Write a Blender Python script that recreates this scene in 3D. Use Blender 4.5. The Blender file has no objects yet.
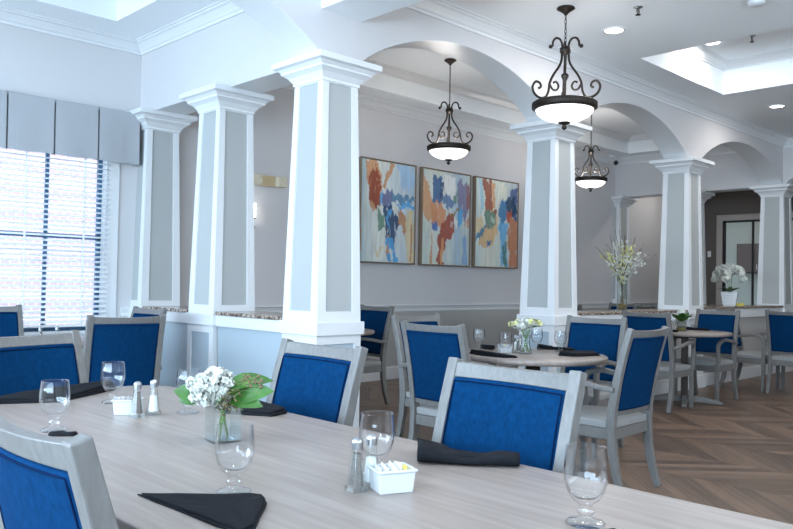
import bpy, bmesh, math, random
from mathutils import Vector, Matrix, noise
C = bpy.context.scene
COL = C.collection
PI = math.pi
random.seed(7)

# ------------------------------------------------------------------ camera
cd = bpy.data.cameras.new('camera'); cam = bpy.data.objects.new('camera', cd); COL.objects.link(cam)
F = Vector((0.69871537, 0.71501605, 0.02342827)); R = Vector((0.71477342, -0.69909926, 0.01895227)); U = Vector((-0.02992987, -0.00350366, 0.99954586))
cam.matrix_world = Matrix(((R.x, U.x, -F.x, 0), (R.y, U.y, -F.y, 0), (R.z, U.z, -F.z, 1.2), (0, 0, 0, 1)))
cd.sensor_width = 36; cd.lens = 772.8 * 36 / 793; cd.clip_start = .05; cd.clip_end = 200
C.camera = cam
# ------------------------------------------------------------------ world, sun, daylight
w = bpy.data.worlds.new('sky'); C.world = w; w.use_nodes = True
wn = w.node_tree; bg = wn.nodes['Background']
bg.inputs[0].default_value = (.62, .80, 1, 1); bg.inputs[1].default_value = 3.2
def light(kind, name, loc, energy, color=(1, 1, 1), rot=None, **kw):
    l = bpy.data.lights.new(name, kind); l.energy = energy; l.color = color
    for k, v in kw.items(): setattr(l, k, v)
    o = bpy.data.objects.new(name, l); COL.objects.link(o); o.location = loc
    if rot: o.rotation_euler = rot
    return o
light('SUN', 'sun', (0, -10, 20), 4.2, (1, .96, .9), (math.radians(52), 0, math.radians(12)), angle=.03)
# skylight entering through the windows of the left wall
light('AREA', 'daylight_left_windows', (-3.05, 1.6, 1.7), 700, (.62, .82, 1), (0, math.radians(-112), 0), shape='RECTANGLE', size=1.8, size_y=9.0)
light('AREA', 'back_ceiling_fill', (4.5, -3.4, 1.9), 330, (.78, .90, 1), (math.radians(152), 0, 0), shape='RECTANGLE', size=8.0, size_y=1.6)  # added fill aimed up at the ceiling; the back wall has no windows
C.view_settings.view_transform = 'Standard'; C.view_settings.look = 'None'
C.view_settings.exposure = 0.37; C.view_settings.gamma = 1; C.view_settings.use_curve_mapping = False
C.cycles.max_bounces = 10; C.cycles.transparent_max_bounces = 24; C.cycles.sample_clamp_indirect = 6
C.cycles.caustics_reflective = False; C.cycles.caustics_refractive = False

# ------------------------------------------------------------------ materials
def newmat(name):
    m = bpy.data.materials.new(name); m.use_nodes = True
    return m, m.node_tree.nodes, m.node_tree.links, m.node_tree.nodes['Principled BSDF']
def mat(name, col, rough=.5, metal=0, var=0, scale=8, bump=0, bscale=60, stretch=(1, 1, 1), spec=.5, coat=0):
    m, n, l, b = newmat(name)
    b.inputs['Base Color'].default_value = (*col, 1); b.inputs['Roughness'].default_value = rough
    b.inputs['Metallic'].default_value = metal; b.inputs['Specular IOR Level'].default_value = spec
    b.inputs['Coat Weight'].default_value = coat
    tc = n.new('ShaderNodeTexCoord'); mp = n.new('ShaderNodeMapping'); mp.inputs['Scale'].default_value = stretch
    l.new(tc.outputs['Object'], mp.inputs[0])
    if var:
        nz = n.new('ShaderNodeTexNoise'); nz.inputs['Scale'].default_value = scale; nz.inputs['Detail'].default_value = 5
        l.new(mp.outputs[0], nz.inputs[0])
        r = n.new('ShaderNodeValToRGB')
        r.color_ramp.elements[0].position = .3; r.color_ramp.elements[1].position = .7
        r.color_ramp.elements[0].color = (*[max(0, c * (1 - var)) for c in col], 1)
        r.color_ramp.elements[1].color = (*[min(1, c * (1 + var)) for c in col], 1)
        l.new(nz.outputs[0], r.inputs[0]); l.new(r.outputs[0], b.inputs['Base Color'])
    if bump:
        nb = n.new('ShaderNodeTexNoise'); nb.inputs['Scale'].default_value = bscale; l.new(mp.outputs[0], nb.inputs[0])
        bp = n.new('ShaderNodeBump'); bp.inputs['Strength'].default_value = bump; bp.inputs['Distance'].default_value = .002
        l.new(nb.outputs[0], bp.inputs['Height']); l.new(bp.outputs[0], b.inputs['Normal'])
    return m
def glassmat(name, tint=(.985, .99, .995), rough=.0, ior=1.45, gain=1.0):
    m = bpy.data.materials.new(name); m.use_nodes = True; n = m.node_tree.nodes; l = m.node_tree.links; n.clear()
    out = n.new('ShaderNodeOutputMaterial'); mx = n.new('ShaderNodeMixShader'); fr = n.new('ShaderNodeLayerWeight'); fr.inputs[0].default_value = .5
    pw = n.new('ShaderNodeMath'); pw.operation = 'POWER'; pw.inputs[1].default_value = 2.8; ad = n.new('ShaderNodeMath'); ad.operation = 'ADD'; ad.inputs[1].default_value = .03
    tr = n.new('ShaderNodeBsdfTransparent'); tr.inputs[0].default_value = (*tint, 1)
    gl = n.new('ShaderNodeBsdfGlossy'); gl.inputs['Roughness'].default_value = rough
    mm = n.new('ShaderNodeMath'); mm.operation = 'MULTIPLY'; mm.inputs[1].default_value = gain; mm.use_clamp = True
    l.new(fr.outputs[1], pw.inputs[0]); l.new(pw.outputs[0], ad.inputs[0]); l.new(ad.outputs[0], mm.inputs[0]); l.new(mm.outputs[0], mx.inputs[0]); l.new(tr.outputs[0], mx.inputs[1]); l.new(gl.outputs[0], mx.inputs[2]); l.new(mx.outputs[0], out.inputs[0])
    return m
def emit(name, col, s):
    m = bpy.data.materials.new(name); m.use_nodes = True; n = m.node_tree.nodes; l = m.node_tree.links
    b = n['Principled BSDF']; b.inputs['Base Color'].default_value = (.9, .9, .9, 1)
    b.inputs['Emission Color'].default_value = (*col, 1); b.inputs['Emission Strength'].default_value = s
    return m
M = dict(
    wall=mat('wall_paint', (.62, .61, .62), .7, bump=.05, bscale=200),
    lower=mat('wainscot_paint', (.44, .435, .425), .6),
    pale=mat('pale_wainscot_paint', (.42, .50, .56), .5),
    taupe=mat('taupe_paint', (.12, .105, .095), .7),
    ceil=mat('ceiling_paint', (.91, .945, .97), .8),
    white=mat('white_trim_paint', (.74, .755, .77), .35),
    panel=mat('grey_panel_paint', (.42, .44, .44), .45),
    wood=mat('grey_washed_wood', (.155, .152, .148), .42, var=.14, scale=14, stretch=(6, 6, 1), bump=.05),
    blue=None, seat=mat('grey_vinyl', (.28, .285, .285), .45, var=.06, scale=5),
    pipe=mat('navy_piping', (.002, .012, .045), .95, spec=.05),
    black=mat('black_linen', (.009, .010, .013), .85, bump=.3, bscale=500, spec=.12),
    iron=mat('dark_bronze_iron', (.035, .027, .022), .45, .6, bump=.2, bscale=80),
    glass=glassmat('clear_glass', gain=1.0), pane=glassmat('window_glass', (.97, .99, 1)),
    vase=glassmat('thick_glass', (.965, .99, .985), gain=1.0), chrome=mat('chrome', (.42, .43, .45), .28, 1),
    ceramic=mat('white_ceramic', (.58, .60, .62), .2), paper=mat('paper', (.68, .68, .68), .8), yellow=mat('yellow_paper', (.9, .78, .18), .8),
    salt=mat('salt', (.7, .7, .7), .9), pepper=mat('pepper', (.17, .15, .14), .9, var=.4, scale=300),
    petal=mat('white_petal', (.64, .65, .60), .6), cream=mat('cream_petal', (.66, .66, .30), .6), leaf=mat('green_leaf', (.03, .11, .012), .45, var=.3, scale=30),
    darkleaf=mat('dark_leaf', (.02, .07, .02), .4), stem=mat('green_stem', (.13, .22, .05), .6), twig=mat('brown_twig', (.13, .09, .06), .8), berry=mat('brown_berry', (.16, .11, .06), .6),
    fabric=mat('grey_valance_cloth', (.40, .415, .44), .85, bump=.2, bscale=400), blind=mat('white_blind_slat', (.86, .88, .9), .45),
    stone=None, gold=mat('gold_pebbles', (.35, .25, .08), .35, .3, var=.5, scale=60), frame=mat('brown_gallery_frame', (.23, .17, .12), .45),
    bowl=emit('lit_alabaster_bowl', (1, .97, .93), 1.3), lamp=emit('lit_lamp', (1, .98, .95), 9), shade=mat('cream_shade', (.68, .62, .48), .6, var=.15, scale=60),
    door=mat('dark_frame', (.012, .012, .014), .4), cabinet=mat('dark_wood_cabinet', (.09, .06, .045), .5), greenwall=emit('lit_room_wall', (.8, .95, .85), .0),
    sash=mat('dark_blue_window_sash', (.05, .14, .25), .5), floor=None, brick=None, table=None, plastic=mat('white_plastic', (.75, .77, .8), .4),
    roof=mat('roof_board', (.3, .3, .3), .9), ground=mat('asphalt', (.25, .26, .27), .9), water=glassmat('water', (.95, .98, 1), gain=.4),
    paleroom=mat('pale_green_paint', (.48, .50, .44), .7))
def blue():
    m, n, l, b = newmat('blue_woven_fabric')
    tc = n.new('ShaderNodeTexCoord'); mp = n.new('ShaderNodeMapping'); mp.inputs['Scale'].default_value = (1, 1, .35)
    nz = n.new('ShaderNodeTexNoise'); nz.inputs['Scale'].default_value = 110; nz.inputs['Detail'].default_value = 3
    nz2 = n.new('ShaderNodeTexNoise'); nz2.inputs['Scale'].default_value = 48; nz2.inputs['Detail'].default_value = 4
    ad = n.new('ShaderNodeMath'); ad.operation = 'ADD'
    r = n.new('ShaderNodeValToRGB'); r.color_ramp.elements[0].position = .75; r.color_ramp.elements[1].position = 1.25
    r.color_ramp.elements[0].position = .3; r.color_ramp.elements[1].position = .7
    r.color_ramp.elements[0].color = (.001, .021, .070, 1); r.color_ramp.elements[1].color = (.002, .037, .112, 1)
    mu = n.new('ShaderNodeMath'); mu.operation = 'MULTIPLY'; mu.inputs[1].default_value = .5
    l.new(tc.outputs['Object'], mp.inputs[0]); l.new(mp.outputs[0], nz.inputs[0]); l.new(tc.outputs['Object'], nz2.inputs[0])
    l.new(nz.outputs[0], ad.inputs[0]); l.new(nz2.outputs[0], ad.inputs[1]); l.new(ad.outputs[0], mu.inputs[0]); l.new(mu.outputs[0], r.inputs[0])
    l.new(r.outputs[0], b.inputs['Base Color']); b.inputs['Roughness'].default_value = .95; b.inputs['Specular IOR Level'].default_value = .05
    bp = n.new('ShaderNodeBump'); bp.inputs['Strength'].default_value = .3; bp.inputs['Distance'].default_value = .002
    l.new(nz.outputs[0], bp.inputs['Height']); l.new(bp.outputs[0], b.inputs['Normal'])
    return m
M['blue'] = blue()
def stone():
    m, n, l, b = newmat('speckled_granite')
    tc = n.new('ShaderNodeTexCoord'); v = n.new('ShaderNodeTexNoise'); v.inputs['Scale'].default_value = 45; v.inputs['Detail'].default_value = 6
    r = n.new('ShaderNodeValToRGB'); e = r.color_ramp.elements
    e[0].position = .38; e[0].color = (.05, .04, .035, 1); e[1].position = .62; e[1].color = (.48, .42, .36, 1)
    x = e.new(.5); x.color = (.27, .20, .15, 1)
    l.new(tc.outputs['Object'], v.inputs[0]); l.new(v.outputs[0], r.inputs[0]); l.new(r.outputs[0], b.inputs['Base Color']); b.inputs['Roughness'].default_value = .15
    return m
M['stone'] = stone()
def tablewood():
    m, n, l, b = newmat('pale_table_laminate')
    tc = n.new('ShaderNodeTexCoord'); mp = n.new('ShaderNodeMapping'); mp.inputs['Scale'].default_value = (22, 1.3, 1)
    nz = n.new('ShaderNodeTexNoise'); nz.inputs['Scale'].default_value = 2.2; nz.inputs['Detail'].default_value = 6; nz.inputs['Distortion'].default_value = .4
    r = n.new('ShaderNodeValToRGB'); e = r.color_ramp.elements
    e[0].position = .3; e[0].color = (.225, .182, .160, 1); e[1].position = .7; e[1].color = (.315, .268, .243, 1)
    l.new(tc.outputs['Object'], mp.inputs[0]); l.new(mp.outputs[0], nz.inputs[0]); l.new(nz.outputs[0], r.inputs[0]); l.new(r.outputs[0], b.inputs['Base Color'])
    b.inputs['Roughness'].default_value = .33
    return m
M['table'] = tablewood()
def floormat():
    m, n, l, b = newmat('herringbone_oak')
    def math_(op, a, c=None):
        q = n.new('ShaderNodeMath'); q.operation = op
        for i, v in enumerate((a, c)):
            if v is None: continue
            if isinstance(v, (int, float)): q.inputs[i].default_value = v
            else: l.new(v, q.inputs[i])
        return q.outputs[0]
    tc = n.new('ShaderNodeTexCoord'); sp = n.new('ShaderNodeSeparateXYZ'); l.new(tc.outputs['Object'], sp.inputs[0])
    W = .6; ph = .13
    x, y = sp.outputs[0], sp.outputs[1]
    cx = math_('DIVIDE', x, W); col = math_('FLOOR', cx); fr = math_('FRACT', cx)
    tri = math_('MULTIPLY', math_('PINGPONG', x, W), 1.0)
    pl = math_('DIVIDE', math_('ADD', y, tri), ph); pid = math_('FLOOR', pl)
    cb = n.new('ShaderNodeCombineXYZ'); l.new(col, cb.inputs[0]); l.new(pid, cb.inputs[1])
    wn_ = n.new('ShaderNodeTexWhiteNoise'); wn_.noise_dimensions = '3D'; l.new(cb.outputs[0], wn_.inputs[0])
    # grain stretched along the plank
    cb2 = n.new('ShaderNodeCombineXYZ'); l.new(math_('MULTIPLY', x, 1.2), cb2.inputs[0]); l.new(math_('MULTIPLY', pl, 2.2), cb2.inputs[1]); l.new(math_('MULTIPLY', wn_.outputs[0], 7), cb2.inputs[2])
    nz = n.new('ShaderNodeTexNoise'); nz.inputs['Scale'].default_value = 2.5; nz.inputs['Detail'].default_value = 7; l.new(cb2.outputs[0], nz.inputs[0])
    s = math_('ADD', math_('MULTIPLY', wn_.outputs[0], .42), math_('MULTIPLY', nz.outputs[0], .7))
    r = n.new('ShaderNodeValToRGB'); e = r.color_ramp.elements
    e[0].position = .25; e[0].color = (.052, .031, .021, 1); e[1].position = .85; e[1].color = (.225, .145, .10, 1)
    l.new(s, r.inputs[0])
    gap = math_('LESS_THAN', math_('FRACT', pl), .035)
    mx = n.new('ShaderNodeMixRGB'); l.new(gap, mx.inputs[0]); l.new(r.outputs[0], mx.inputs[1]); mx.inputs[2].default_value = (.06, .04, .03, 1)
    l.new(mx.outputs[0], b.inputs['Base Color']); b.inputs['Roughness'].default_value = .38
    return m
M['floor'] = floormat()
def brick():
    m, n, l, b = newmat('outside_brick')
    tc = n.new('ShaderNodeTexCoord'); mp = n.new('ShaderNodeMapping'); mp.inputs['Rotation'].default_value = (PI / 2, 0, 0)
    t = n.new('ShaderNodeTexBrick'); t.inputs['Scale'].default_value = 3.4
    t.inputs['Color1'].default_value = (.40, .28, .30, 1); t.inputs['Color2'].default_value = (.33, .28, .36, 1); t.inputs['Mortar'].default_value = (.60, .60, .62, 1)
    t.inputs['Mortar Size'].default_value = .022
    l.new(tc.outputs['Object'], mp.inputs[0]); l.new(mp.outputs[0], t.inputs[0]); l.new(t.outputs[0], b.inputs['Base Color']); b.inputs['Roughness'].default_value = .9
    return m
M['brick'] = brick()

# ------------------------------------------------------------------ helpers
class MB:
    def __init__(s): s.v = []; s.f = []; s.sm = []
    def add(s, vs, fs, smooth=False, mtx=None):
        o = len(s.v)
        s.v += [tuple(mtx @ Vector(p)) if mtx else tuple(p) for p in vs]
        s.f += [tuple(i + o for i in f) for f in fs]; s.sm += [smooth] * len(fs)
        return s
    def box(s, x0, x1, y0, y1, z0, z1, mtx=None):
        v = [(x, y, z) for z in (z0, z1) for y in (y0, y1) for x in (x0, x1)]
        return s.add(v, [(0, 2, 3, 1), (4, 5, 7, 6), (0, 1, 5, 4), (2, 6, 7, 3), (0, 4, 6, 2), (1, 3, 7, 5)], mtx=mtx)
    def lathe(s, prof, seg=24, mtx=None, smooth=True):
        v = []; f = []; n = len(prof)
        for k in range(seg):
            a = 2 * PI * k / seg
            for r, z in prof: v.append((r * math.cos(a), r * math.sin(a), z))
        for k in range(seg):
            k2 = (k + 1) % seg
            for i in range(n - 1): f.append((k * n + i, k2 * n + i, k2 * n + i + 1, k * n + i + 1))
        return s.add(v, f, smooth, mtx)
    def tube(s, path, r, seg=8, mtx=None, cap=True, smooth=True):
        P = [Vector(p) for p in path]; n = len(P); rr = r if isinstance(r, (list, tuple)) else [r] * n
        v = []; f = []; up = None
        for i in range(n):
            t = (P[min(i + 1, n - 1)] - P[max(i - 1, 0)]).normalized()
            if up is None: up = t.orthogonal().normalized()
            up = (up - t * up.dot(t)); up = up.normalized() if up.length > 1e-6 else t.orthogonal().normalized()
            b = t.cross(up)
            for k in range(seg):
                a = 2 * PI * k / seg; v.append(P[i] + (up * math.cos(a) + b * math.sin(a)) * rr[i])
        for i in range(n - 1):
            for k in range(seg):
                k2 = (k + 1) % seg; f.append((i * seg + k, i * seg + k2, (i + 1) * seg + k2, (i + 1) * seg + k))
        if cap: f.append(tuple(range(seg))[::-1]); f.append(tuple((n - 1) * seg + k for k in range(seg)))
        return s.add(v, f, smooth, mtx)
    def bar(s, path, w, d, x=0, mtx=None):
        """rectangular bar swept along a path of (y, z) points at lateral x; w lateral width, d depth (number or list)"""
        n = len(path); dd = d if isinstance(d, (list, tuple)) else [d] * n; xx = x if isinstance(x, (list, tuple)) else [x] * n
        v = []; f = []
        for i in range(n):
            a = Vector(path[max(i - 1, 0)]); b = Vector(path[min(i + 1, n - 1)]); t = (b - a).normalized(); nn = Vector((t.y, -t.x)); p = Vector(path[i])
            for sx, sn in ((-1, -1), (1, -1), (1, 1), (-1, 1)):
                q = p + nn * (sn * dd[i] / 2); v.append((xx[i] + sx * w / 2, q.x, q.y))
        for i in range(n - 1):
            for k in range(4):
                k2 = (k + 1) % 4; f.append((i * 4 + k, i * 4 + k2, (i + 1) * 4 + k2, (i + 1) * 4 + k))
        f += [(3, 2, 1, 0), tuple((n - 1) * 4 + k for k in range(4))]
        return s.add(v, f, mtx=mtx)
    def ball(s, c, r, seg=10, rings=6, mtx=None, sc=(1, 1, 1)):
        v = []; f = []
        for i in range(rings + 1):
            th = PI * i / rings
            for k in range(seg):
                a = 2 * PI * k / seg; v.append((c[0] + sc[0] * r * math.sin(th) * math.cos(a), c[1] + sc[1] * r * math.sin(th) * math.sin(a), c[2] + sc[2] * r * math.cos(th)))
        for i in range(rings):
            for k in range(seg):
                k2 = (k + 1) % seg; f.append((i * seg + k, (i + 1) * seg + k, (i + 1) * seg + k2, i * seg + k2))
        return s.add(v, f, True, mtx)
    def prism(s, poly, z0, z1, mtx=None):
        n = len(poly); v = [(x, y, z0) for x, y in poly] + [(x, y, z1) for x, y in poly]
        f = [tuple(range(n))[::-1], tuple(range(n, 2 * n))] + [(i, (i + 1) % n, n + (i + 1) % n, n + i) for i in range(n)]
        return s.add(v, f, mtx=mtx)
    def build(s, name, m, parent=None, bevel=0, seg=2, loc=None):
        me = bpy.data.meshes.new(name); me.from_pydata(s.v, [], s.f); me.validate()
        me.materials.append(m)
        for p, q in zip(me.polygons, s.sm): p.use_smooth = q
        bm = bmesh.new(); bm.from_mesh(me); bmesh.ops.remove_doubles(bm, verts=bm.verts, dist=1e-5); bmesh.ops.recalc_face_normals(bm, faces=bm.faces); bm.to_mesh(me); bm.free()
        o = bpy.data.objects.new(name, me); COL.objects.link(o)
        if parent: o.parent = parent
        if loc: o.location = loc
        if bevel:
            b = o.modifiers.new('bevel', 'BEVEL'); b.width = bevel; b.segments = seg; b.limit_method = 'ANGLE'; b.angle_limit = math.radians(40)
        return o
def tag(o, label=None, cat=None, group=None, kind=None):
    if label: o['label'] = label
    if cat: o['category'] = cat
    if group: o['group'] = group
    if kind: o['kind'] = kind
    return o
def thing(name, label, cat, loc=(0, 0, 0), rz=0, group=None):
    o = bpy.data.objects.new(name, None); COL.objects.link(o); o.location = loc; o.rotation_euler = (0, 0, rz); o.empty_display_size = .1
    return tag(o, label, cat, group)
def struct(o): o['kind'] = 'structure'; return o
def clone(o, parent=None):
    c = o.copy(); COL.objects.link(c); c.parent = parent
    for ch in kids[o]: clone_reg(ch, c)
    return c
kids = {}
def clone_reg(ch, par):
    c = ch.copy(); COL.objects.link(c); c.parent = par
    for g in [q for q in bpy.data.objects if q.parent == ch]: clone_reg(g, c)
def copy_tree(o, loc, rz, label, group=None):
    c = o.copy(); COL.objects.link(c); c.location = loc; c.rotation_euler = (0, 0, rz); c['label'] = label
    if group: c['group'] = group
    for ch in [q for q in bpy.data.objects if q.parent == o]: clone_reg(ch, c)
    return c
def sweep(path, prof, closed=False):
    """horizontal moulding: path (x, y) with the room on its left; prof (distance into room, z)"""
    n = len(path); v = []; f = []; k = len(prof)
    for i in range(n):
        p = Vector(path[i]); ns = []
        for a, b in ((i - 1, i), (i, i + 1)):
            if closed: a %= n; b %= n
            elif a < 0 or b >= n: continue
            d = (Vector(path[b]) - Vector(path[a])).normalized(); ns.append(Vector((-d.y, d.x)))
        m = ns[0] if len(ns) == 1 else (ns[0] + ns[1]) / (1 + ns[0].dot(ns[1]))
        for d, z in prof: q = p + m * d; v.append((q.x, q.y, z))
    for i in range(n if closed else n - 1):
        j = (i + 1) % n
        for a in range(k):
            b = (a + 1) % k; f.append((i * k + a, j * k + a, j * k + b, i * k + b))
    if not closed: f += [tuple(range(k)), tuple((n - 1) * k + a for a in range(k))[::-1]]
    return MB().add(v, f)
def crown(z, s=1): return [(0, z), (.0, z - .11 * s), (.014 * s, z - .11 * s), (.018 * s, z - .09 * s), (.03 * s, z - .082 * s), (.045 * s, z - .06 * s), (.07 * s, z - .032 * s), (.09 * s, z - .024 * s), (.094 * s, z - .012 * s), (.11 * s, z - .01 * s), (.11 * s, z)]

# ------------------------------------------------------------------ numbers measured from the photograph (metres)
X3, X4, X5, X6 = 3.4905, 6.3019, 9.1009, 12.2071
Y3, Y2, Y1 = 4.3289, 5.66, 6.9165
TH = .1482; ZC = 2.754; CEIL = 3.42; WY = 6.9387
WL, WB, WR = -3.2, -3.5, 15.5
AF, AB = Y3 - TH, Y3 + TH

# ------------------------------------------------------------------ the setting
struct(MB().box(WL, WR, WB, WY, -.1, 0).build('floor', M['floor']))
def holed(x0, x1, y0, y1, hx0, hx1, hy0, hy1, z, zt, mb):
    for a in ((x0, x1, y0, hy0), (x0, x1, hy1, y1), (x0, hx0, hy0, hy1), (hx1, x1, hy0, hy1)): mb.box(*a, z, z + .08)
    e = .05
    for a in ((hx0 - e, hx1 + e, hy0 - e, hy0), (hx0 - e, hx1 + e, hy1, hy1 + e), (hx0 - e, hx0, hy0, hy1), (hx1, hx1 + e, hy0, hy1)): mb.box(*a, z + .08, zt)
    mb.box(hx0 - e, hx1 + e, hy0 - e, hy1 + e, zt, zt + .06)
TR = dict(main=(6.87, 8.79, -1.6, 3.70), bay=(-1.4, 2.884, 4.93, 6.48), side=(4.1, 11.71, 4.93, 6.50))
mb = MB(); holed(3.68, 12.06, WB, AF, *TR['main'], CEIL, 3.78, mb); struct(mb.build('ceiling', M['ceil']))
mb = MB(); holed(WL, X3 - TH, AB, WY, *TR['bay'], CEIL, 3.72, mb); struct(mb.build('ceiling.001', M['ceil']))
mb = MB(); holed(X3 + TH, X6 - TH, AB, WY, *TR['side'], CEIL, 3.70, mb); struct(mb.build('ceiling.002', M['ceil']))
struct(MB().box(WL, 3.31, WB, AF, CEIL, CEIL + .08).build('ceiling.003', M['ceil']))
struct(MB().box(12.355, WR, WB, WY, CEIL, CEIL + .08).build('ceiling.004', M['ceil']))
struct(MB().box(WL - .4, WR + .4, WB - .4, WY + .5, 3.9, 4.0).build('roof', M['roof']))
mb = MB()
for nm, (a, b, c, d) in TR.items():
    zt = {'main': 3.78, 'bay': 3.72, 'side': 3.70}[nm]
    struct(sweep([(a, c), (b, c), (b, d), (a, d)], crown(zt, .8), True).build('trim_%d' % (1 + list(TR).index(nm)), M['white']))
struct(sweep([(12.06, WB), (12.06, AF), (3.68, AF), (3.68, WB)], crown(CEIL)).build('trim_4', M['white']))
struct(sweep([(X3 - TH, AB), (X3 - TH, WY), (WL, WY)], crown(CEIL)).build('trim_5', M['white']))
struct(sweep([(X3 + TH, AB), (X6 - TH, AB), (X6 - TH, WY), (X3 + TH, WY)], crown(CEIL), True).build('trim_6', M['white']))
struct(sweep([(3.31, WB), (3.31, AF), (WL, AF)], crown(CEIL)).build('trim_7', M['white']))

# arcade wall with arches; profile polygon in (x, z) extruded in y
def arch_pts(xa, xb, rise=.425, n=36):
    a = (xb - xa) / 2; c = (xa + xb) / 2; R_ = (a * a + rise * rise) / (2 * rise); out = []
    for i in range(n + 1):
        x = -a + 2 * a * i / n; z1 = math.sqrt(R_ * R_ - x * x) - (R_ - rise); z2 = rise * math.sqrt(max(0, 1 - (x / a) ** 2))
        out.append((c + x, ZC + .8 * z1 + .2 * z2))
    return out
trim_n = [30]
def wall_arches(arches, s0, s1, t0, t1, axis, name, m, top=3.9):
    mb = MB(); segs = []; s = s0
    def P(sv, z, t): return (sv, t, z) if axis == 'x' else (t, sv, z)
    for xa, xb in arches:
        if xa > s: mb.add([P(s, ZC, t0), P(xa, ZC, t0), P(xa, top, t0), P(s, top, t0), P(s, ZC, t1), P(xa, ZC, t1), P(xa, top, t1), P(s, top, t1)], [(0, 1, 2, 3), (7, 6, 5, 4), (0, 4, 5, 1), (3, 2, 6, 7)])
        pts = arch_pts(xa, xb); n = len(pts)
        v = [P(x, z, t0) for x, z in pts] + [P(x, top, t0) for x, z in pts] + [P(x, z, t1) for x, z in pts] + [P(x, top, t1) for x, z in pts]
        f = []
        for i in range(n - 1): f += [(i, i + 1, n + i + 1, n + i), (2 * n + i, 3 * n + i, 3 * n + i + 1, 2 * n + i + 1), (i, 2 * n + i, 2 * n + i + 1, i + 1), (n + i, n + i + 1, 3 * n + i + 1, 3 * n + i)]
        mb.add(v, f); s = xb
    lb = MB(); 
    for xa, xb in arches:
        pts = arch_pts(xa + .001, xb - .001); n = len(pts); e = .004
        v = [P(x, z - e, t0 + .002) for x, z in pts] + [P(x, z - e, t1 - .002) for x, z in pts] + [P(x, z + e, t0 + .002) for x, z in pts] + [P(x, z + e, t1 - .002) for x, z in pts]
        lb = MB(); lb.add(v, [(i, i + 1, n + i + 1, n + i) for i in range(n - 1)] + [(2 * n + i, 3 * n + i, 3 * n + i + 1, 2 * n + i + 1) for i in range(n - 1)] + [(i, 2 * n + i, 2 * n + i + 1, i + 1) for i in range(n - 1)] + [(n + i, n + i + 1, 3 * n + i + 1, 3 * n + i) for i in range(n - 1)])
        trim_n[0] += 1; struct(lb.build('trim_%d' % trim_n[0], M['white']))
    if s < s1: mb.add([P(s, ZC, t0), P(s1, ZC, t0), P(s1, top, t0), P(s, top, t0), P(s, ZC, t1), P(s1, ZC, t1), P(s1, top, t1), P(s, top, t1)], [(0, 1, 2, 3), (7, 6, 5, 4), (0, 4, 5, 1), (3, 2, 6, 7)])
    return struct(mb.build(name, m))
g = .16
wall_arches([(X3 - 2.81 + g, X3 - g), (X3 + g, X4 - g), (X4 + g, X5 - g), (X5 + g, X6 - g)], WL, WR, AF, AB, 'x', 'wall_arcade', M['wall'])
struct(MB().box(X3 - TH, X3 + TH, AB, WY, ZC, 3.9).build('wall_bay_header', M['wall']))
struct(MB().box(X3 - TH + .002, X3 + TH - .002, AB, WY, ZC - .005, ZC).build('trim_28', M['white']))
struct(MB().box(X6 - TH + .002, X6 + TH - .002, AB, WY, ZC - .005, ZC).build('trim_29', M['white']))
struct(MB().box(X6 - TH, X6 + TH, AB, WY, ZC, 3.9).build('wall_far_header', M['wall']))
wall_arches([(Y3 - 2.81 + g, Y3 - g)], WB, AF, X6 - TH, X6 + TH, 'y', 'wall_right_arch', M['wall'])
struct(MB().box(3.31, 3.68, WB, AF, 3.085, 3.9).build('trim_8', M['ceil']))

# outer walls
def wall_holes(name, m, s0, s1, t0, t1, holes, axis, z0=0, z1=3.9):
    mb = MB(); s = s0
    def B(a, b, za, zb):
        if axis == 'x': mb.box(a, b, t0, t1, za, zb)
        else: mb.box(t0, t1, a, b, za, zb)
    for a, b, za, zb in holes:
        B(s, a, z0, z1); B(a, b, z0, za); B(a, b, zb, z1); s = b
    B(s, s1, z0, z1); return struct(mb.build(name, m))
WIN = [(-1.9, .1, .72, 2.45), (1.04, 3.04, .72, 2.45)]
wall_holes('wall_far', M['wall'], WL, WR, WY, WY + .15, WIN, 'x')
LW = [(-2.6, -.6, .7, 2.5), (0.2, 2.2, .7, 2.5), (3.0, 5.0, .7, 2.5)]
wall_holes('wall_left', M['wall'], WB, WY, WL - .15, WL, LW, 'y')
struct(MB().box(WL - .15, WR + .15, WB - .15, WB, 0, 3.9).build('wall_back', M['wall']))
wall_holes('wall_right', M['taupe'], WB, WY, WR, WR + .15, [(4.6, 6.51, .0, 2.56)], 'y')
# lower wall colour below the chair rail, chair rails, baseboards
struct(MB().box(X3 + TH, WR, WY - .006, WY, 0, .84).build('wall_far_wainscot', M['lower']))
rail = [(0, .925), (0, .835), (.012, .837), (.016, .855), (.012, .87), (.018, .885), (.022, .9), (.034, .91), (.034, .925)]
struct(sweep([(WR, WY), (X3 + .25, WY)], rail).build('trim_9', M['white']))
struct(sweep([(3.34, WY), (3.2, WY)], rail).build('trim_10', M['white']))
bb = [(0, .155), (0, 0), (.018, 0), (.018, .135), (.012, .15), (.006, .155)]
struct(sweep([(WR, WY - .006), (X3 + TH, WY - .006)], bb).build('baseboard_far', M['white']))
struct(sweep([(3.34, WY), (WL, WY)], bb).build('baseboard_bay', M['white']))

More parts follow.
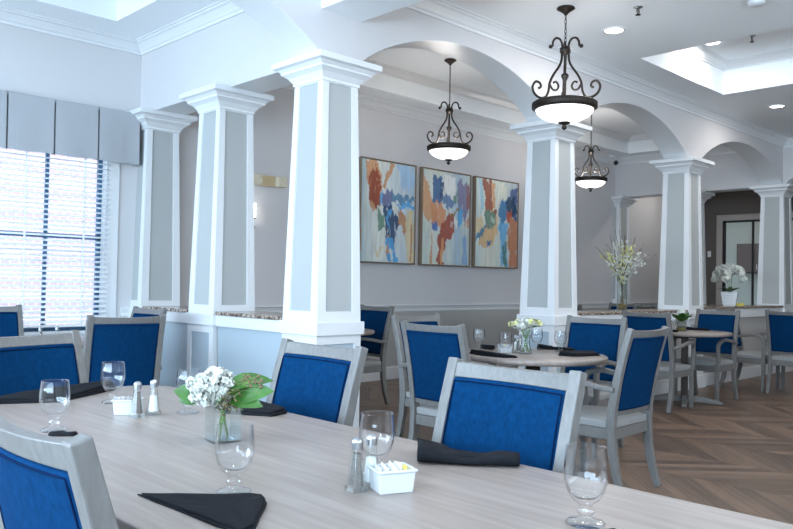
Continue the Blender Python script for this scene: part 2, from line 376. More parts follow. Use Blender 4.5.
# windows (kind structure): frame, sash bars, pane, casing
def window(name, s0, s1, z0, z1, t, axis, dark=True, side=1):
    """t: inner wall face; side: +1 if outside is the positive direction"""
    def B(mb, a, b, ta, tb, za, zb):
        ta, tb = t + side * ta, t + side * tb
        if ta > tb: ta, tb = tb, ta
        if axis == 'x': mb.box(a, b, ta, tb, za, zb)
        else: mb.box(ta, tb, a, b, za, zb)
    mb = MB()
    for a, b, za, zb in ((s0, s0 + .045, z0, z1), (s1 - .045, s1, z0, z1), (s0, s1, z0, z0 + .045), (s0, s1, z1 - .045, z1), (s0, s1, (z0 + z1) / 2 - .045, (z0 + z1) / 2 - .005)): B(mb, a, b, .08, .12, za, zb)
    n = 4
    for i in range(1, n): x = s0 + (s1 - s0) * i / n; B(mb, x - .014, x + .014, .085, .115, z0 + .045, z1 - .045)
    fr = struct(mb.build(name, M['sash']))
    mb = MB(); B(mb, s0 + .04, s1 - .04, .098, .102, z0 + .04, z1 - .04); mb.build('window_pane', M['pane'], fr)
    mb = MB()
    for a, b, za, zb in ((s0 - .11, s0, z0 - .1, z1 + .11), (s1, s1 + .11, z0 - .1, z1 + .11), (s0, s1, z1, z1 + .11), (s0, s1, z0 - .1, z0)): B(mb, a, b, -.02, 0, za, zb)
    for a, b, za, zb in ((s0, s0 + .012, z0, z1), (s1 - .012, s1, z0, z1)): B(mb, a, b, 0, .08, za, zb)
    B(mb, s0 - .13, s1 + .13, -.05, .08, z0 - .03, z0)
    mb.build('window_casing', M['white'], fr, bevel=.003)
    return fr
window('window_1', *WIN[1], WY, 'x')
window('window_2', *WIN[0], WY, 'x')
for i, h in enumerate(LW): window('window_%d' % (i + 3), *h, WL, 'y', side=-1)

# outside
struct(MB().box(-40, 40, WY + .5, 60, -.35, -.3).build('ground', M['ground']))
bl = tag(MB().box(-16, 22, 14, 20, -.3, 6.5).build('brick_building', M['brick']), 'sunlit red brick building seen through the window blind', 'building')

# far room behind the cased window: pale wall, cabinet
cw_ = struct(MB().build('window_6', M['door'])) if False else None
mb = MB()
y0, y1 = 4.6, 6.51
for a in ((y0, y0 + .035, 0, 2.56), (y1 - .035, y1, 0, 2.56), (y0, y1, 2.525, 2.56), (y0, y1, 0, .08), (5.925, 5.955, .08, 2.525)): mb.box(WR + .03, WR + .08, *a[:2], *a[2:])
mb.box(WR + .035, WR + .075, y0, y1, 1.51, 1.53)
iw = struct(mb.build('window_6', M['door']))
MB().box(WR + .052, WR + .056, y0 + .03, y1 - .03, .05, 2.54).build('window_pane', M['pane'], iw)
mb = MB()
for a in ((y0 - .12, y0, 0, 2.68), (y1, y1 + .12, 0, 2.68), (y0, y1, 2.56, 2.68)): mb.box(WR - .02, WR, *a)
mb.build('window_casing', mat('taupe_casing', (.42, .39, .37), .5), iw, bevel=.004)
struct(MB().box(WR + 3.2, WR + 3.3, 2, 10, 0, 3.4).box(WR + .15, WR + 3.2, 9.9, 10, 0, 3.4).box(WR + .15, WR + 3.2, 2, 2.1, 0, 3.4).box(WR + .15, WR + 3.3, 2, 10, 3.4, 3.5).box(WR + .15, WR + 3.3, 2, 10, -.1, 0).build('wall_office', M['paleroom']))
light('AREA', 'office_ceiling_light', (WR + 1.6, 6.5, 3.35), 13, (1, .97, .9), (0, 0, 0), shape='RECTANGLE', size=1.5, size_y=3)
cb = thing('wall_cabinet', 'dark brown wall cabinet seen through the black framed interior window', 'cabinet', (WR + 3.0, 6.93, 1.575))
MB().box(-.2, .2, -.43, .43, 0, .68).build('body', M['cabinet'], cb, bevel=.005)
for s in (-1, 1): d = MB().box(-.22, -.2, min(0, s * .42) + .004, max(0, s * .42) - .004, .01, .67).build('cabinet_door', M['cabinet'], cb, bevel=.003); MB().box(-.235, -.22, s * .04 - .008, s * .04 + .008, .08, .2).build('handle', M['chrome'], d)

# ------------------------------------------------------------------ columns
def column(name, x, y, label, group):
    t = thing(name, label, 'column', (x, y, 0), 0, group)
    # pedestal
    mb = MB()
    h = .2
    def faces(mb, hb, ht, z0, z1, sb, st, rb, rt, off=.012, tops=True):
        """frame of stiles and rails on each of the 4 faces of a tapering box"""
        for k in range(4):
            mtx = Matrix.Rotation(k * PI / 2, 4, 'Z')
            def P(s, z, o=0):
                q = (z - z0) / (z1 - z0); hw = hb + (ht - hb) * q
                return (s * hw if abs(s) == 1 else s, -(hw + o), z)
            def hw(z): return hb + (ht - hb) * (z - z0) / (z1 - z0)
            zb, zt = z0 + rb, z1 - rt
            O = [(-hw(z0), z0), (hw(z0), z0), (hw(z1), z1), (-hw(z1), z1)]
            I = [(-hw(zb) + sb, zb), (hw(zb) - sb, zb), (hw(zt) - st, zt), (-hw(zt) + st, zt)]
            v = [(a, -hw(z), z) for a, z in O] + [(a, -hw(z), z) for a, z in I] + [(a, -hw(z) + off, z) for a, z in I]
            f = []
            for i in range(4):
                j = (i + 1) % 4; f += [(i, j, 4 + j, 4 + i), (4 + i, 4 + j, 8 + j, 8 + i)]
            mb.add(v, f, mtx=mtx)
    faces(mb, h, h, .15, .826, .055, .055, .06, .06)
    mb.box(-.222, .222, -.222, .222, 0, .15)
    mb.build('pedestal', M['white'], t)
    MB().box(-.188, .188, -.188, .188, .15, .825).build('pedestal_panel', M['pale'], t)
    MB().box(-.2186, .2186, -.2186, .2186, .8254, .9177).build('plinth_band', M['white'], t, bevel=.004)
    mb = MB(); faces(mb, .1976, .1605, .918, 2.605, .075, .055, .072, .02); mb.build('shaft', M['white'], t)
    a, b = .1976 - .011, .1609 - .011
    mb = MB(); mb.add([(-a, -a, .918), (a, -a, .918), (a, a, .918), (-a, a, .918), (-b, -b, 2.605), (b, -b, 2.605), (b, b, 2.605), (-b, b, 2.605)], [(0, 1, 5, 4), (1, 2, 6, 5), (2, 3, 7, 6), (3, 0, 4, 7)])
    mb.build('shaft_panel', M['panel'], t)
    prof = [(.160, 2.59), (.170, 2.594), (.170, 2.612), (.178, 2.622), (.196, 2.648), (.225, 2.668), (.234, 2.672), (.234, 2.686), (.256, 2.706), (.2841, 2.714), (.2841, 2.754)]
    mb = MB(); v = []; f = []
    for r, z in prof: v += [(-r, -r, z), (r, -r, z), (r, r, z), (-r, r, z)]
    n = len(prof)
    for i in range(n - 1):
        for k in range(4): k2 = (k + 1) % 4; f.append((i * 4 + k, i * 4 + k2, i * 4 + 4 + k2, i * 4 + 4 + k))
    f += [(0, 1, 2, 3), tuple((n - 1) * 4 + k for k in (3, 2, 1, 0))]
    mb.add(v, f).build('capital', M['white'], t)
    return t
G = 'tapered white columns around the side dining bay'
cols = [('column', X3, Y3, 'largest tapered white column with grey panels, standing behind the foreground table at the arcade corner'),
        ('column', X3, Y2, 'tapered white column on the half wall, second from the window'),
        ('column', X3, Y1, 'tapered white column built against the wall right beside the window valance'),
        ('column', X4, Y3, 'tapered white column behind the nearer round table, right of the three paintings'),
        ('column', X5, Y3, 'tapered white column between the tall blossom vase and the white orchid'),
        ('column', X6, Y3, 'tapered white column at the right edge of the photo, right of the orchid'),
        ('column', X6, Y2, 'white column half hidden behind the column left of the orchid'),
        ('column', X6, 7.01, 'distant narrow white column behind the tall blossom branches')]
for nm, x, y, lb in cols: column(nm, x, y, lb, G)

# half walls with stone ledges
hw_prof = 'half'
def half_wall(idx, x0, x1, y0, y1, axis, lab):
    up = .03 if idx == 'd' else 0
    mb = MB(); mb.box(x0, x1, y0, y1, 0, .9 + up); struct(mb.build('wall_low_%s' % idx, M['pale'] if axis == 'y' else M['lower']))
    mb = MB(); e = .025
    if axis == 'y': mb.box(x0 - e, x0, y0, y1, .8254, .91).box(x1, x1 + e, y0, y1, .8254, .91).box(x0 - .02, x0, y0, y1, 0, .15).box(x1, x1 + .02, y0, y1, 0, .15)
    else: mb.box(x0, x1, y0 - e, y0, .8254, .91 + up).box(x0, x1, y1, y1 + e, .8254, .91 + up).box(x0, x1, y0 - .02, y0, 0, .15).box(x0, x1, y1, y1 + .02, 0, .15)
    struct(mb.build('trim_%d' % (20 + 'abcdef'.index(idx[0])), M['white']))
    mb = MB(); q = .035
    if axis == 'y': mb.box(x0 - q, x1 + q, y0, y1, .912, .942)
    else: mb.box(x0, x1, y0 - q, y1 + q, .912 + up, .942 + up)
    tag(mb.build('stone_ledge', M['stone'], bevel=.006), lab, 'ledge', 'stone ledges on the half walls')
W_ = .16; b_ = .2195
half_wall('a', X3 - W_, X3 + W_, Y3 + b_, Y2 - b_, 'y', 'speckled stone ledge between the largest column and the second from the window')
half_wall('b', X3 - W_, X3 + W_, Y2 + b_, Y1 - b_, 'y', 'speckled stone ledge nearest the window, between two left columns')
half_wall('c', X4 + b_, X5 - b_, Y3 - W_, Y3 + W_, 'x', 'brown stone ledge under the tall vase of blossom branches')
half_wall('d', X5 + b_, X6 - b_, Y3 - W_, Y3 + W_, 'x', 'brown stone ledge that carries the white orchid')
half_wall('e', X6 - W_, X6 + W_, Y3 + b_, Y2 - b_, 'y', 'far stone ledge behind the column left of the orchid')

# ------------------------------------------------------------------ window blind and valance
bd = thing('window_blind', 'white horizontal slat blind covering the bright window', 'blind', (2.06, WY - .03, 0))
mb = MB()
z = .80
while z < 2.45:
    c, s = math.cos(.35), math.sin(.35)
    mb.box(-.99, .99, -.024, .024, -.0012, .0012, Matrix.Translation((0, -.01, z)) @ Matrix.Rotation(.36, 4, 'X')); z += .0445
mb.build('slats', M['blind'], bd)
MB().box(-.99, .99, -.04, .02, 2.45, 2.50).build('headrail', M['blind'], bd, bevel=.003)
MB().box(-.99, .99, -.035, .015, .755, .775).build('bottom_rail', M['blind'], bd, bevel=.004)
mb = MB()
for x in (-.75, -.25, .25, .75): mb.box(x - .009, x + .009, -.037, -.036, .77, 2.45)
mb.build('ladder_tape', M['blind'], bd)
va = thing('window_valance', 'grey box pleated fabric valance across the window top', 'valance', (0, WY, 0))
mb = MB()
edges = [3.285 - .385 * k for k in range(9)][::-1]; edges = [edges[0]] + edges[1:]
top, bot = 2.722, 2.248
pts = []
y_out = -.115; y_in = -.075
for i, x in enumerate(edges):
    if i == 0: pts += [(x, 0), (x, y_out)]
    elif i == len(edges) - 1: pts += [(x, y_out), (x, 0)]
    else: pts += [(x - .008, y_out), (x - .012, y_in), (x + .012, y_in), (x + .008, y_out)]
dense = []
for a, b in zip(pts, pts[1:]):
    k = max(1, int(abs(b[0] - a[0]) / .04))
    for j in range(k): dense.append((a[0] + (b[0] - a[0]) * j / k, a[1] + (b[1] - a[1]) * j / k))
dense.append(pts[-1]); NZ = 10; v = []; f = []
for j in range(NZ + 1):
    q = j / NZ
    for x, y in dense:
        wv = .005 * q * math.sin(x * 16.3) if y < -.1 else 0
        v.append((x, y + wv - (.012 * q if y < -.02 else 0), top - (top - bot) * q + (.003 * math.sin(x * 15.9) * q if y < -.05 else 0)))
n = len(dense)
for j in range(NZ):
    for i in range(n - 1): f.append((j * n + i, j * n + i + 1, (j + 1) * n + i + 1, (j + 1) * n + i))
o = mb.add(v, f, False).build('pleated_cloth', M['fabric'], va); sm = o.modifiers.new('s', 'SOLIDIFY'); sm.thickness = .004
MB().box(edges[0] + .01, 3.275, -.10, 0, 2.70, 2.73).build('mounting_board', M['fabric'], va)

# ------------------------------------------------------------------ chairs
def make_chair():
    t = thing('dining_chair', 'chair', 'chair')
    rear = [(-.30, 0), (-.258, .13), (-.232, .27), (-.224, .40), (-.232, .52), (-.262, .68), (-.296, .82), (-.338, .965)]
    dp = [.034, .042, .05, .054, .052, .046, .040, .036]
    for s in (-1, 1): MB().bar(rear, .038, dp, s * .222).build('rear_leg_post', M['wood'], t, bevel=.004)
    for s in (-1, 1):
        MB().bar([(.205, 0), (.21, .2), (.21, .41)], .036, [.03, .038, .042], s * .228).build('front_leg', M['wood'], t, bevel=.004)
    # arms: from the post forward, over and down into the front leg
    arm = [(-.25, .615), (-.16, .622), (-.04, .645), (.08, .662), (.15, .66), (.195, .64), (.218, .60), (.222, .54), (.216, .46), (.21, .38)]
    for s in (-1, 1): MB().bar(arm, .036, [.03, .03, .03, .032, .036, .04, .042, .042, .042, .042], [s * (.24 + .02 * math.sin(PI * min(1, i / 6))) for i in range(10)]).build('armrest', M['wood'], t, bevel=.007)
    MB().box(-.232, .232, -.235, .215, .325, .388).build('seat_frame', M['wood'], t, bevel=.004)
    mb = MB(); n = 10; v = []; f = []
    for i in range(n + 1):
        for j in range(n + 1):
            u, w = -1 + 2 * i / n, -1 + 2 * j / n
            v.append((u * .226, -.008 + w * .222, .430 + .02 * (1 - u ** 4) * (1 - w ** 4)))
    for i in range(n):
        for j in range(n): f.append((i * (n + 1) + j, (i + 1) * (n + 1) + j, (i + 1) * (n + 1) + j + 1, i * (n + 1) + j + 1))
    mb.add(v, f, True)
    bi = [i * (n + 1) for i in range(n + 1)] + [n * (n + 1) + j for j in range(1, n + 1)] + [i * (n + 1) + n for i in range(n - 1, -1, -1)] + [j for j in range(n - 1, 0, -1)]
    rim = [v[i] for i in bi]; m_ = len(rim)
    mb.add(rim + [(x, y, .389) for x, y, z in rim], [(i, (i + 1) % m_, m_ + (i + 1) % m_, m_ + i) for i in range(m_)] + [tuple(range(2 * m_ - 1, m_ - 1, -1))])
    mb.build('seat', M['seat'], t, bevel=.006)
    def yb(z):
        for (a, za), (b, zb) in zip(rear, rear[1:]):
            if za <= z <= zb: return a + (b - a) * (z - za) / (zb - za)
        return rear[-1][0]
    def bowed(z0, z1, th, half, bow, mb, nx=10, nz=6, crown_=0):
        v = []; f = []
        for side in (1, -1):
            for j in range(nz + 1):
                z = z0 + (z1 - z0) * j / nz
                for i in range(nx + 1):
                    u = -1 + 2 * i / nx
                    e = 1.0
                    v.append((u * half, yb(min(z, .965)) - bow * (1 - u * u) + side * th / 2 * e, z + crown_ * (1 - u * u) * (j / nz)))
        N = (nx + 1) * (nz + 1)
        for j in range(nz):
            for i in range(nx):
                a = j * (nx + 1) + i; f += [(a, a + 1, a + nx + 2, a + nx + 1), (N + a, N + a + nx + 1, N + a + nx + 2, N + a + 1)]
        for i in range(nx):
            b = i; tt = nz * (nx + 1) + i; f += [(b, N + b, N + b + 1, b + 1), (tt, tt + 1, N + tt + 1, N + tt)]
        for j in range(nz):
            a = j * (nx + 1); c = a + nx; f += [(a, a + nx + 1, N + a + nx + 1, N + a), (c, N + c, N + c + nx + 1, c + nx + 1)]
        return mb.add(v, f)
    bowed(.912, .957, .03, .205, .022, MB(), nz=2, crown_=-.006).build('top_rail', M['wood'], t, bevel=.003)
    bowed(.462, .49, .028, .202, .014, MB(), nz=2).build('lower_rail', M['wood'], t, bevel=.003)
    bk = bowed(.49, .912, .04, .204, .02, MB()).build('backrest', M['blue'], t, bevel=.008)
    mb = MB()
    for side in (1, -1):
        p = []
        for u, z in [(-1 + .1 * i, .902) for i in range(21)] + [(1, .902 - .0201 * i) for i in range(1, 21)] + [(1 - .1 * i, .50) for i in range(1, 21)] + [(-1, .50 + .0201 * i) for i in range(1, 21)]:
            p.append((u * .195, yb(z) - .02 * (1 - u * u) + side * .022, z))
        mb.tube(p, .0025, 5)
    mb.build('piping', M['pipe'], bk)
    return t
chair0 = make_chair(); first_chair = [True]
def place_chair(cx, cy, face, label, group):
    """cx, cy: middle of the backrest top in plan; face: direction the sitter looks (radians)"""
    rz = face - PI / 2; d = Vector((math.cos(face), math.sin(face))); p = Vector((cx, cy)) + d * .325
    if first_chair[0]:
        first_chair[0] = False; chair0.location = (p.x, p.y, 0); chair0.rotation_euler = (0, 0, rz); tag(chair0, label, 'chair', group); return chair0
    return copy_tree(chair0, (p.x, p.y, 0), rz, label, group)
D = math.radians
GF = 'chairs around the long foreground table'; GM = 'chairs around the nearer round table'; GR = 'chairs around the far round table'
place_chair(.472, 1.35, D(0), 'blue-backed chair nearest the camera in the lower left corner, seen from behind', GF)
place_chair(1.835, 1.39, D(180), 'blue-backed chair at the right side of the foreground table, behind the black folded napkin', GF)
place_chair(1.855, 2.305, D(180), 'blue-backed chair at the foreground table, standing in front of the largest column', GF)
place_chair(1.14, 3.31, D(-74), 'blue-backed chair at the far end of the foreground table, below the window', GF)
place_chair(3.38, 3.14, D(2), 'blue-backed chair seen from behind, left of the nearer round table', GM)
place_chair(4.20, 2.20, D(92), 'armchair turned away from the camera in front of the nearer round table', GM)
place_chair(5.30, 3.20, D(188), 'blue-backed armchair facing the camera on the right of the nearer round table', GM)
place_chair(4.13, 4.0, D(-90), 'chair mostly hidden beyond the nearer round table, only its top rail showing', GM)
place_chair(7.03, 3.69, D(2), 'armchair seen from behind on the left of the far round table', GR)
place_chair(8.60, 3.66, D(180), 'armchair facing the camera on the right of the far round table', GR)
place_chair(9.64, 4.0, D(-90), 'chair with its back against the half wall under the orchid', 'chairs at the right edge')
place_chair(9.32, 3.17, D(0), 'dark blue chair cut off by the right edge of the photo', 'chairs at the right edge')
place_chair(5.33, 5.74, D(180), 'armchair partly hidden behind the largest column beside the wainscot', 'chairs behind the columns')
place_chair(2.18, 4.63, D(82), 'chair below the window blind with its dark blue back towards the long table', 'chairs by the window')
place_chair(2.90, 5.78, D(182), 'chair beside the half wall at the window table, mostly hidden by another chair', 'chairs by the window')
place_chair(1.93, 6.47, D(-90), 'chair right under the window at the left edge of the photo', 'chairs by the window')
place_chair(8.45, 5.55, D(0), 'low showing chair top above the stone ledge, immediately right of the column beside the paintings', 'chairs behind the stone ledge')
place_chair(9.3, 4.92, D(90), 'chair top above the stone ledge left of the blossom vase', 'chairs behind the stone ledge')
place_chair(10.3, 5.75, D(185), 'chair top above the stone ledge directly behind the blossom vase', 'chairs behind the stone ledge')
place_chair(11.3, 5.0, D(90), 'dark chair top above the stone ledge, right of the blossom vase', 'chairs behind the stone ledge')

# ------------------------------------------------------------------ tables
def rrect(x0, x1, y0, y1, r, n=8):
    out = []
    for cx, cy, a0 in ((x1 - r, y1 - r, 0), (x0 + r, y1 - r, 90), (x0 + r, y0 + r, 180), (x1 - r, y0 + r, 270)):
        for i in range(n + 1): a = D(a0 + 90 * i / n); out.append((cx + r * math.cos(a), cy + r * math.sin(a)))
    return out
t = thing('dining_table', 'long pale wood dining table with rounded corners filling the foreground', 'table', (1.128, 1.2, 0))
MB().prism(rrect(-.473, .473, -1.75, 1.885, .17), .715, .75).build('tabletop', M['table'], t, bevel=.006, seg=3)
for y in (-1.1, 1.15):
    MB().lathe([(.05, .04), (.05, .70), (.14, .70), (.14, .714), (0, .714)], 20, Matrix.Translation((0, y, 0))).build('pedestal', M['iron'], t)
    MB().box(-.3, .3, y - .035, y + .035, 0, .045).box(-.035, .035, y - .3, y + .3, 0, .045).build('foot', M['iron'], t, bevel=.006)
def round_table(x, y, r, label, rz=0):
    t = thing('round_table', label, 'table', (x, y, 0), rz, 'round tables')
    MB().lathe([(0, .716), (r - .012, .716), (r, .724), (r, .744), (r - .006, .75), (0, .75)], 56).build('tabletop', M['table'], t)
    MB().box(-.035, .035, -.035, .035, .05, .69).box(-.16, .16, -.16, .16, .69, .716).build('pedestal', M['iron'], t, bevel=.004)
    for k in range(4):
        MB().bar([(.0, .05), (.2, .045), (.37, .02)], .05, [.07, .055, .03], 0, Matrix.Rotation(k * PI / 2, 4, 'Z')).build('foot', M['wood'], t, bevel=.004)
    return t
round_table(4.2, 3.0, .475, 'round pale wood table with flower vase in the middle of the photo', D(-10))
round_table(7.84, 3.68, .46, 'round pale wood table farther right with green plant in a glass', D(25))
round_table(4.58, 5.62, .46, 'round table behind the largest column, only its rim showing')
round_table(2.05, 5.58, .40, 'round table by the window behind the chairs')
round_table(10.75, 3.2, .45, 'round table at the right edge behind the cut off chair', D(20))
round_table(9.35, 5.72, .40, 'round table hidden behind the stone ledge of the blossom vase')

# ------------------------------------------------------------------ tableware
T = .75
def goblet_mb():
    sz = lambda L: [(a * 1.06, b * .9) for a, b in L]
    out = [(.0, .0), (.033, .0), (.0355, .004), (.029, .008), (.014, .012), (.010, .018), (.0155, .025), (.0155, .029), (.010, .036), (.014, .043), (.025, .053), (.033, .068), (.0385, .09), (.0395, .11), (.038, .135), (.0355, .160)]
    inn = [(.0355, .1615), (.0342, .1615), (.0338, .158), (.0368, .134), (.0382, .11), (.037, .09), (.031, .069), (.020, .056), (.0, .053)]
    return MB().lathe(sz(out + inn), 28)
gob = None
def goblet(x, y, label, group='water goblets'):
    global gob
    if gob is None: gob = goblet_mb().build('water_goblet', M['glass']); o = gob
    else: o = gob.copy(); COL.objects.link(o)
    o.location = (x, y, T + .0012); tag(o, label, 'glass', group)
goblet(.908, 1.407, 'clear footed water glass nearest the middle, beside the black napkin at the bottom')
goblet(1.235, 1.319, 'clear footed water glass standing behind the nearer sugar caddy')
goblet(1.291, .797, 'clear footed water glass at the bottom right of the foreground table')
goblet(.872, 2.304, 'clear footed water glass at the left, over the small black napkin tip')
goblet(1.22, 2.691, 'clear footed water glass left of the farther sugar caddy')
goblet(1.325, 2.342, 'clear footed water glass directly behind the hydrangea leaves')
goblet(4.114, 3.387, 'clear footed water glass at the left of the nearer round table')
goblet(3.945, 3.03, 'clear footed water glass in front of the white sugar caddy on the nearer round table')
goblet(4.50, 3.185, 'clear footed water glass just right of the flowers on the nearer round table')
goblet(4.500, 2.99, 'clear footed water glass rightmost on the nearer round table')
goblet(7.62, 3.80, 'small clear water glass left of the plant on the far round table')
goblet(8.02, 3.90, 'small clear water glass right of the plant on the far round table')

def shaker(x, y, fill, lab, z=T):
    t = thing(fill + '_shaker', lab, 'shaker', (x, y, z + .001), random.random())
    sq = lambda r, zz: [(r * math.cos(PI / 8 + k * PI / 4), r * math.sin(PI / 8 + k * PI / 4), zz) for k in range(8)]
    def loft(sec):
        v = []; f = []
        for r, zz in sec: v += sq(r, zz)
        for i in range(len(sec) - 1):
            for k in range(8): k2 = (k + 1) % 8; f.append((i * 8 + k, i * 8 + k2, i * 8 + 8 + k2, i * 8 + 8 + k))
        f += [tuple(range(8))[::-1], tuple((len(sec) - 1) * 8 + k for k in range(8))]
        return MB().add(v, f)
    loft([(.026, 0), (.0265, .006), (.022, .012), (.0115, .090)]).build('glass_body', M['vase'], t, bevel=.0015)
    top = .08 if fill == 'pepper' else .062
    loft([(.0165, .011), (.0165 - .0085 * (top - .011) / .077, top)]).build('filling', M[fill], t)
    MB().lathe([(.0, .089), (.0125, .089), (.0128, .104), (.0115, .109), (.006, .1135), (0, .114)], 18, smooth=False).build('cap', M['chrome'], t)
shaker(1.116, 1.253, 'pepper', 'glass pepper shaker with metal cap at the nearer sugar caddy')
shaker(1.166, 1.262, 'salt', 'glass salt shaker behind the pepper shaker at the nearer sugar caddy')
shaker(1.160, 2.375, 'pepper', 'glass pepper shaker in front of the farther sugar caddy')
shaker(1.222, 2.385, 'salt', 'glass salt shaker to the right of the farther sugar caddy')
shaker(4.19, 3.11, 'pepper', 'small glass pepper shaker left of the flowers on the nearer round table')
shaker(4.24, 3.17, 'salt', 'small glass salt shaker behind the pepper shaker on the nearer round table')
shaker(1.90, 5.30, 'pepper', 'left one of two shakers silhouetted against the window blind')
shaker(2.00, 5.28, 'salt', 'right one of two shakers silhouetted against the window blind')
def caddy(x, y, rz, lab, where, npk=5):
    t = thing('sugar_caddy', lab, 'caddy', (x, y, T), rz, 'white sugar caddies')
    a, b, h = .042, .034, .05
    mb = MB()
    def ring(a, b, z): return [(-a, -b, z), (a, -b, z), (a, b, z), (-a, b, z)]
    secs = [ring(a * .9, b * .9, 0), ring(a, b, h - .006), ring(a + .004, b + .004, h - .005), ring(a + .004, b + .004, h), ring(a - .003, b - .003, h), ring(a * .9 - .003, b * .9 - .003, .004)]
    v = sum(secs, []); f = [(3, 2, 1, 0), tuple(20 + k for k in range(4))]
    for i in range(5):
        for k in range(4): k2 = (k + 1) % 4; f.append((i * 4 + k, i * 4 + k2, i * 4 + 4 + k2, i * 4 + 4 + k))
    mb.add(v, f).build('bowl', M['ceramic'], t, bevel=.002)
    names = ['leftmost', 'second', 'third', 'fourth', 'rightmost']
    for k in range(npk):
        yl = k == npk - 1
        xx = -.027 + .0135 * k
        p = Matrix.Rotation(rz, 4, 'Z') @ Vector((xx, 0, 0))
        mb = MB(); nn = 6; v = []; f = []
        hh = .041 + .006 * random.random()
        for j in range(nn + 1):
            for s in (-1, 1):
                u = -1 + 2 * j / nn; v += [(s * .0022 * (1 - u * u) + s * .0005, u * .026, 0), (s * .0035 * (1 - u * u) + s * .0005, u * .026, hh * .5), (s * .0005, u * .026, hh)]
        for j in range(nn):
            a0 = j * 6
            for q in (0, 1): f += [(a0 + q, a0 + 6 + q, a0 + 7 + q, a0 + 1 + q), (a0 + 3 + q, a0 + 4 + q, a0 + 10 + q, a0 + 9 + q)]
            f += [(a0 + 2, a0 + 8, a0 + 11, a0 + 5)]
        o = mb.add(v, f, True).build('sweetener_packet' if yl else 'sugar_packet', M['yellow'] if yl else M['paper'])
        o.location = (x + p.x, y + p.y, T + .012); o.rotation_euler = (random.uniform(-.15, .15), random.uniform(-.12, .12), rz + random.uniform(-.1, .1))
        tag(o, ('yellow sweetener packet in the %s sugar caddy' if yl else '%s white sugar packet in the ' % names[k] + '%s sugar caddy') % where, 'packet', 'packets in the %s sugar caddy' % where)
caddy(1.178, 1.208, D(-22), 'white ceramic sugar caddy with packets near the table front, beside the shakers', 'nearer')
caddy(1.165, 2.452, D(-35), 'white ceramic sugar caddy at the left, behind the pepper shaker', 'farther')
caddy(4.12, 3.17, D(-35), 'white sugar caddy on the nearer round table', 'round table', 3)

def napkin(pts, hts, lab, group='black folded napkins', z=T, layers=2, peak=0):
    """folded cloth: plan outline pts with heights; rounded fat folds at the tall edges, stacked layers"""
    c = Vector((sum(p[0] for p in pts) / len(pts), sum(p[1] for p in pts) / len(pts)))
    out = []
    n = len(pts); K = 10
    for i in range(n):
        a, b = Vector(pts[i]), Vector(pts[(i + 1) % n]); ha, hb = hts[i], hts[(i + 1) % n]
        for k in range(K): q = k / K; out.append(((a + (b - a) * q) - c, ha + (hb - ha) * q))
    m = len(out); v = []; f = []
    rings = [(0.0, 1.0, 0.0), (.45, 1.02, 1), (.75, 1.0, 1), (1.0, .955, 1), (1.0, .75, 1), (1.0, .45, 1)]
    for L in range(layers):
        v = v; base = len(v); fz0 = L / layers; fz1 = (L + .92) / layers; scl = 1 - .05 * L
        for zf, sc, _ in rings:
            for i, (p, h) in enumerate(out):
                nz_ = noise.noise(Vector((p.x * 22 + L * 3, p.y * 22, c.x * 5))) * .0035
                v.append((p.x * sc * scl + nz_, p.y * sc * scl + nz_ * .6, h * (fz0 + (fz1 - fz0) * zf) + (abs(nz_) * 1.2 if zf > .5 else 0)))
        v.append((0, 0, (sum(hts) / n) * fz1))
        for r_ in range(len(rings) - 1):
            for i in range(m): j = (i + 1) % m; f.append((base + r_ * m + i, base + r_ * m + j, base + (r_ + 1) * m + j, base + (r_ + 1) * m + i))
        for i in range(m): f.append((base + (len(rings) - 1) * m + i, base + (len(rings) - 1) * m + (i + 1) % m, base + len(rings) * m))
        f.append(tuple(base + i for i in range(m))[::-1])
    o = MB().add(v, f, True).build('napkin', M['black']); o.location = (c.x, c.y, z + .0005)
    return tag(o, lab, 'napkin', group)
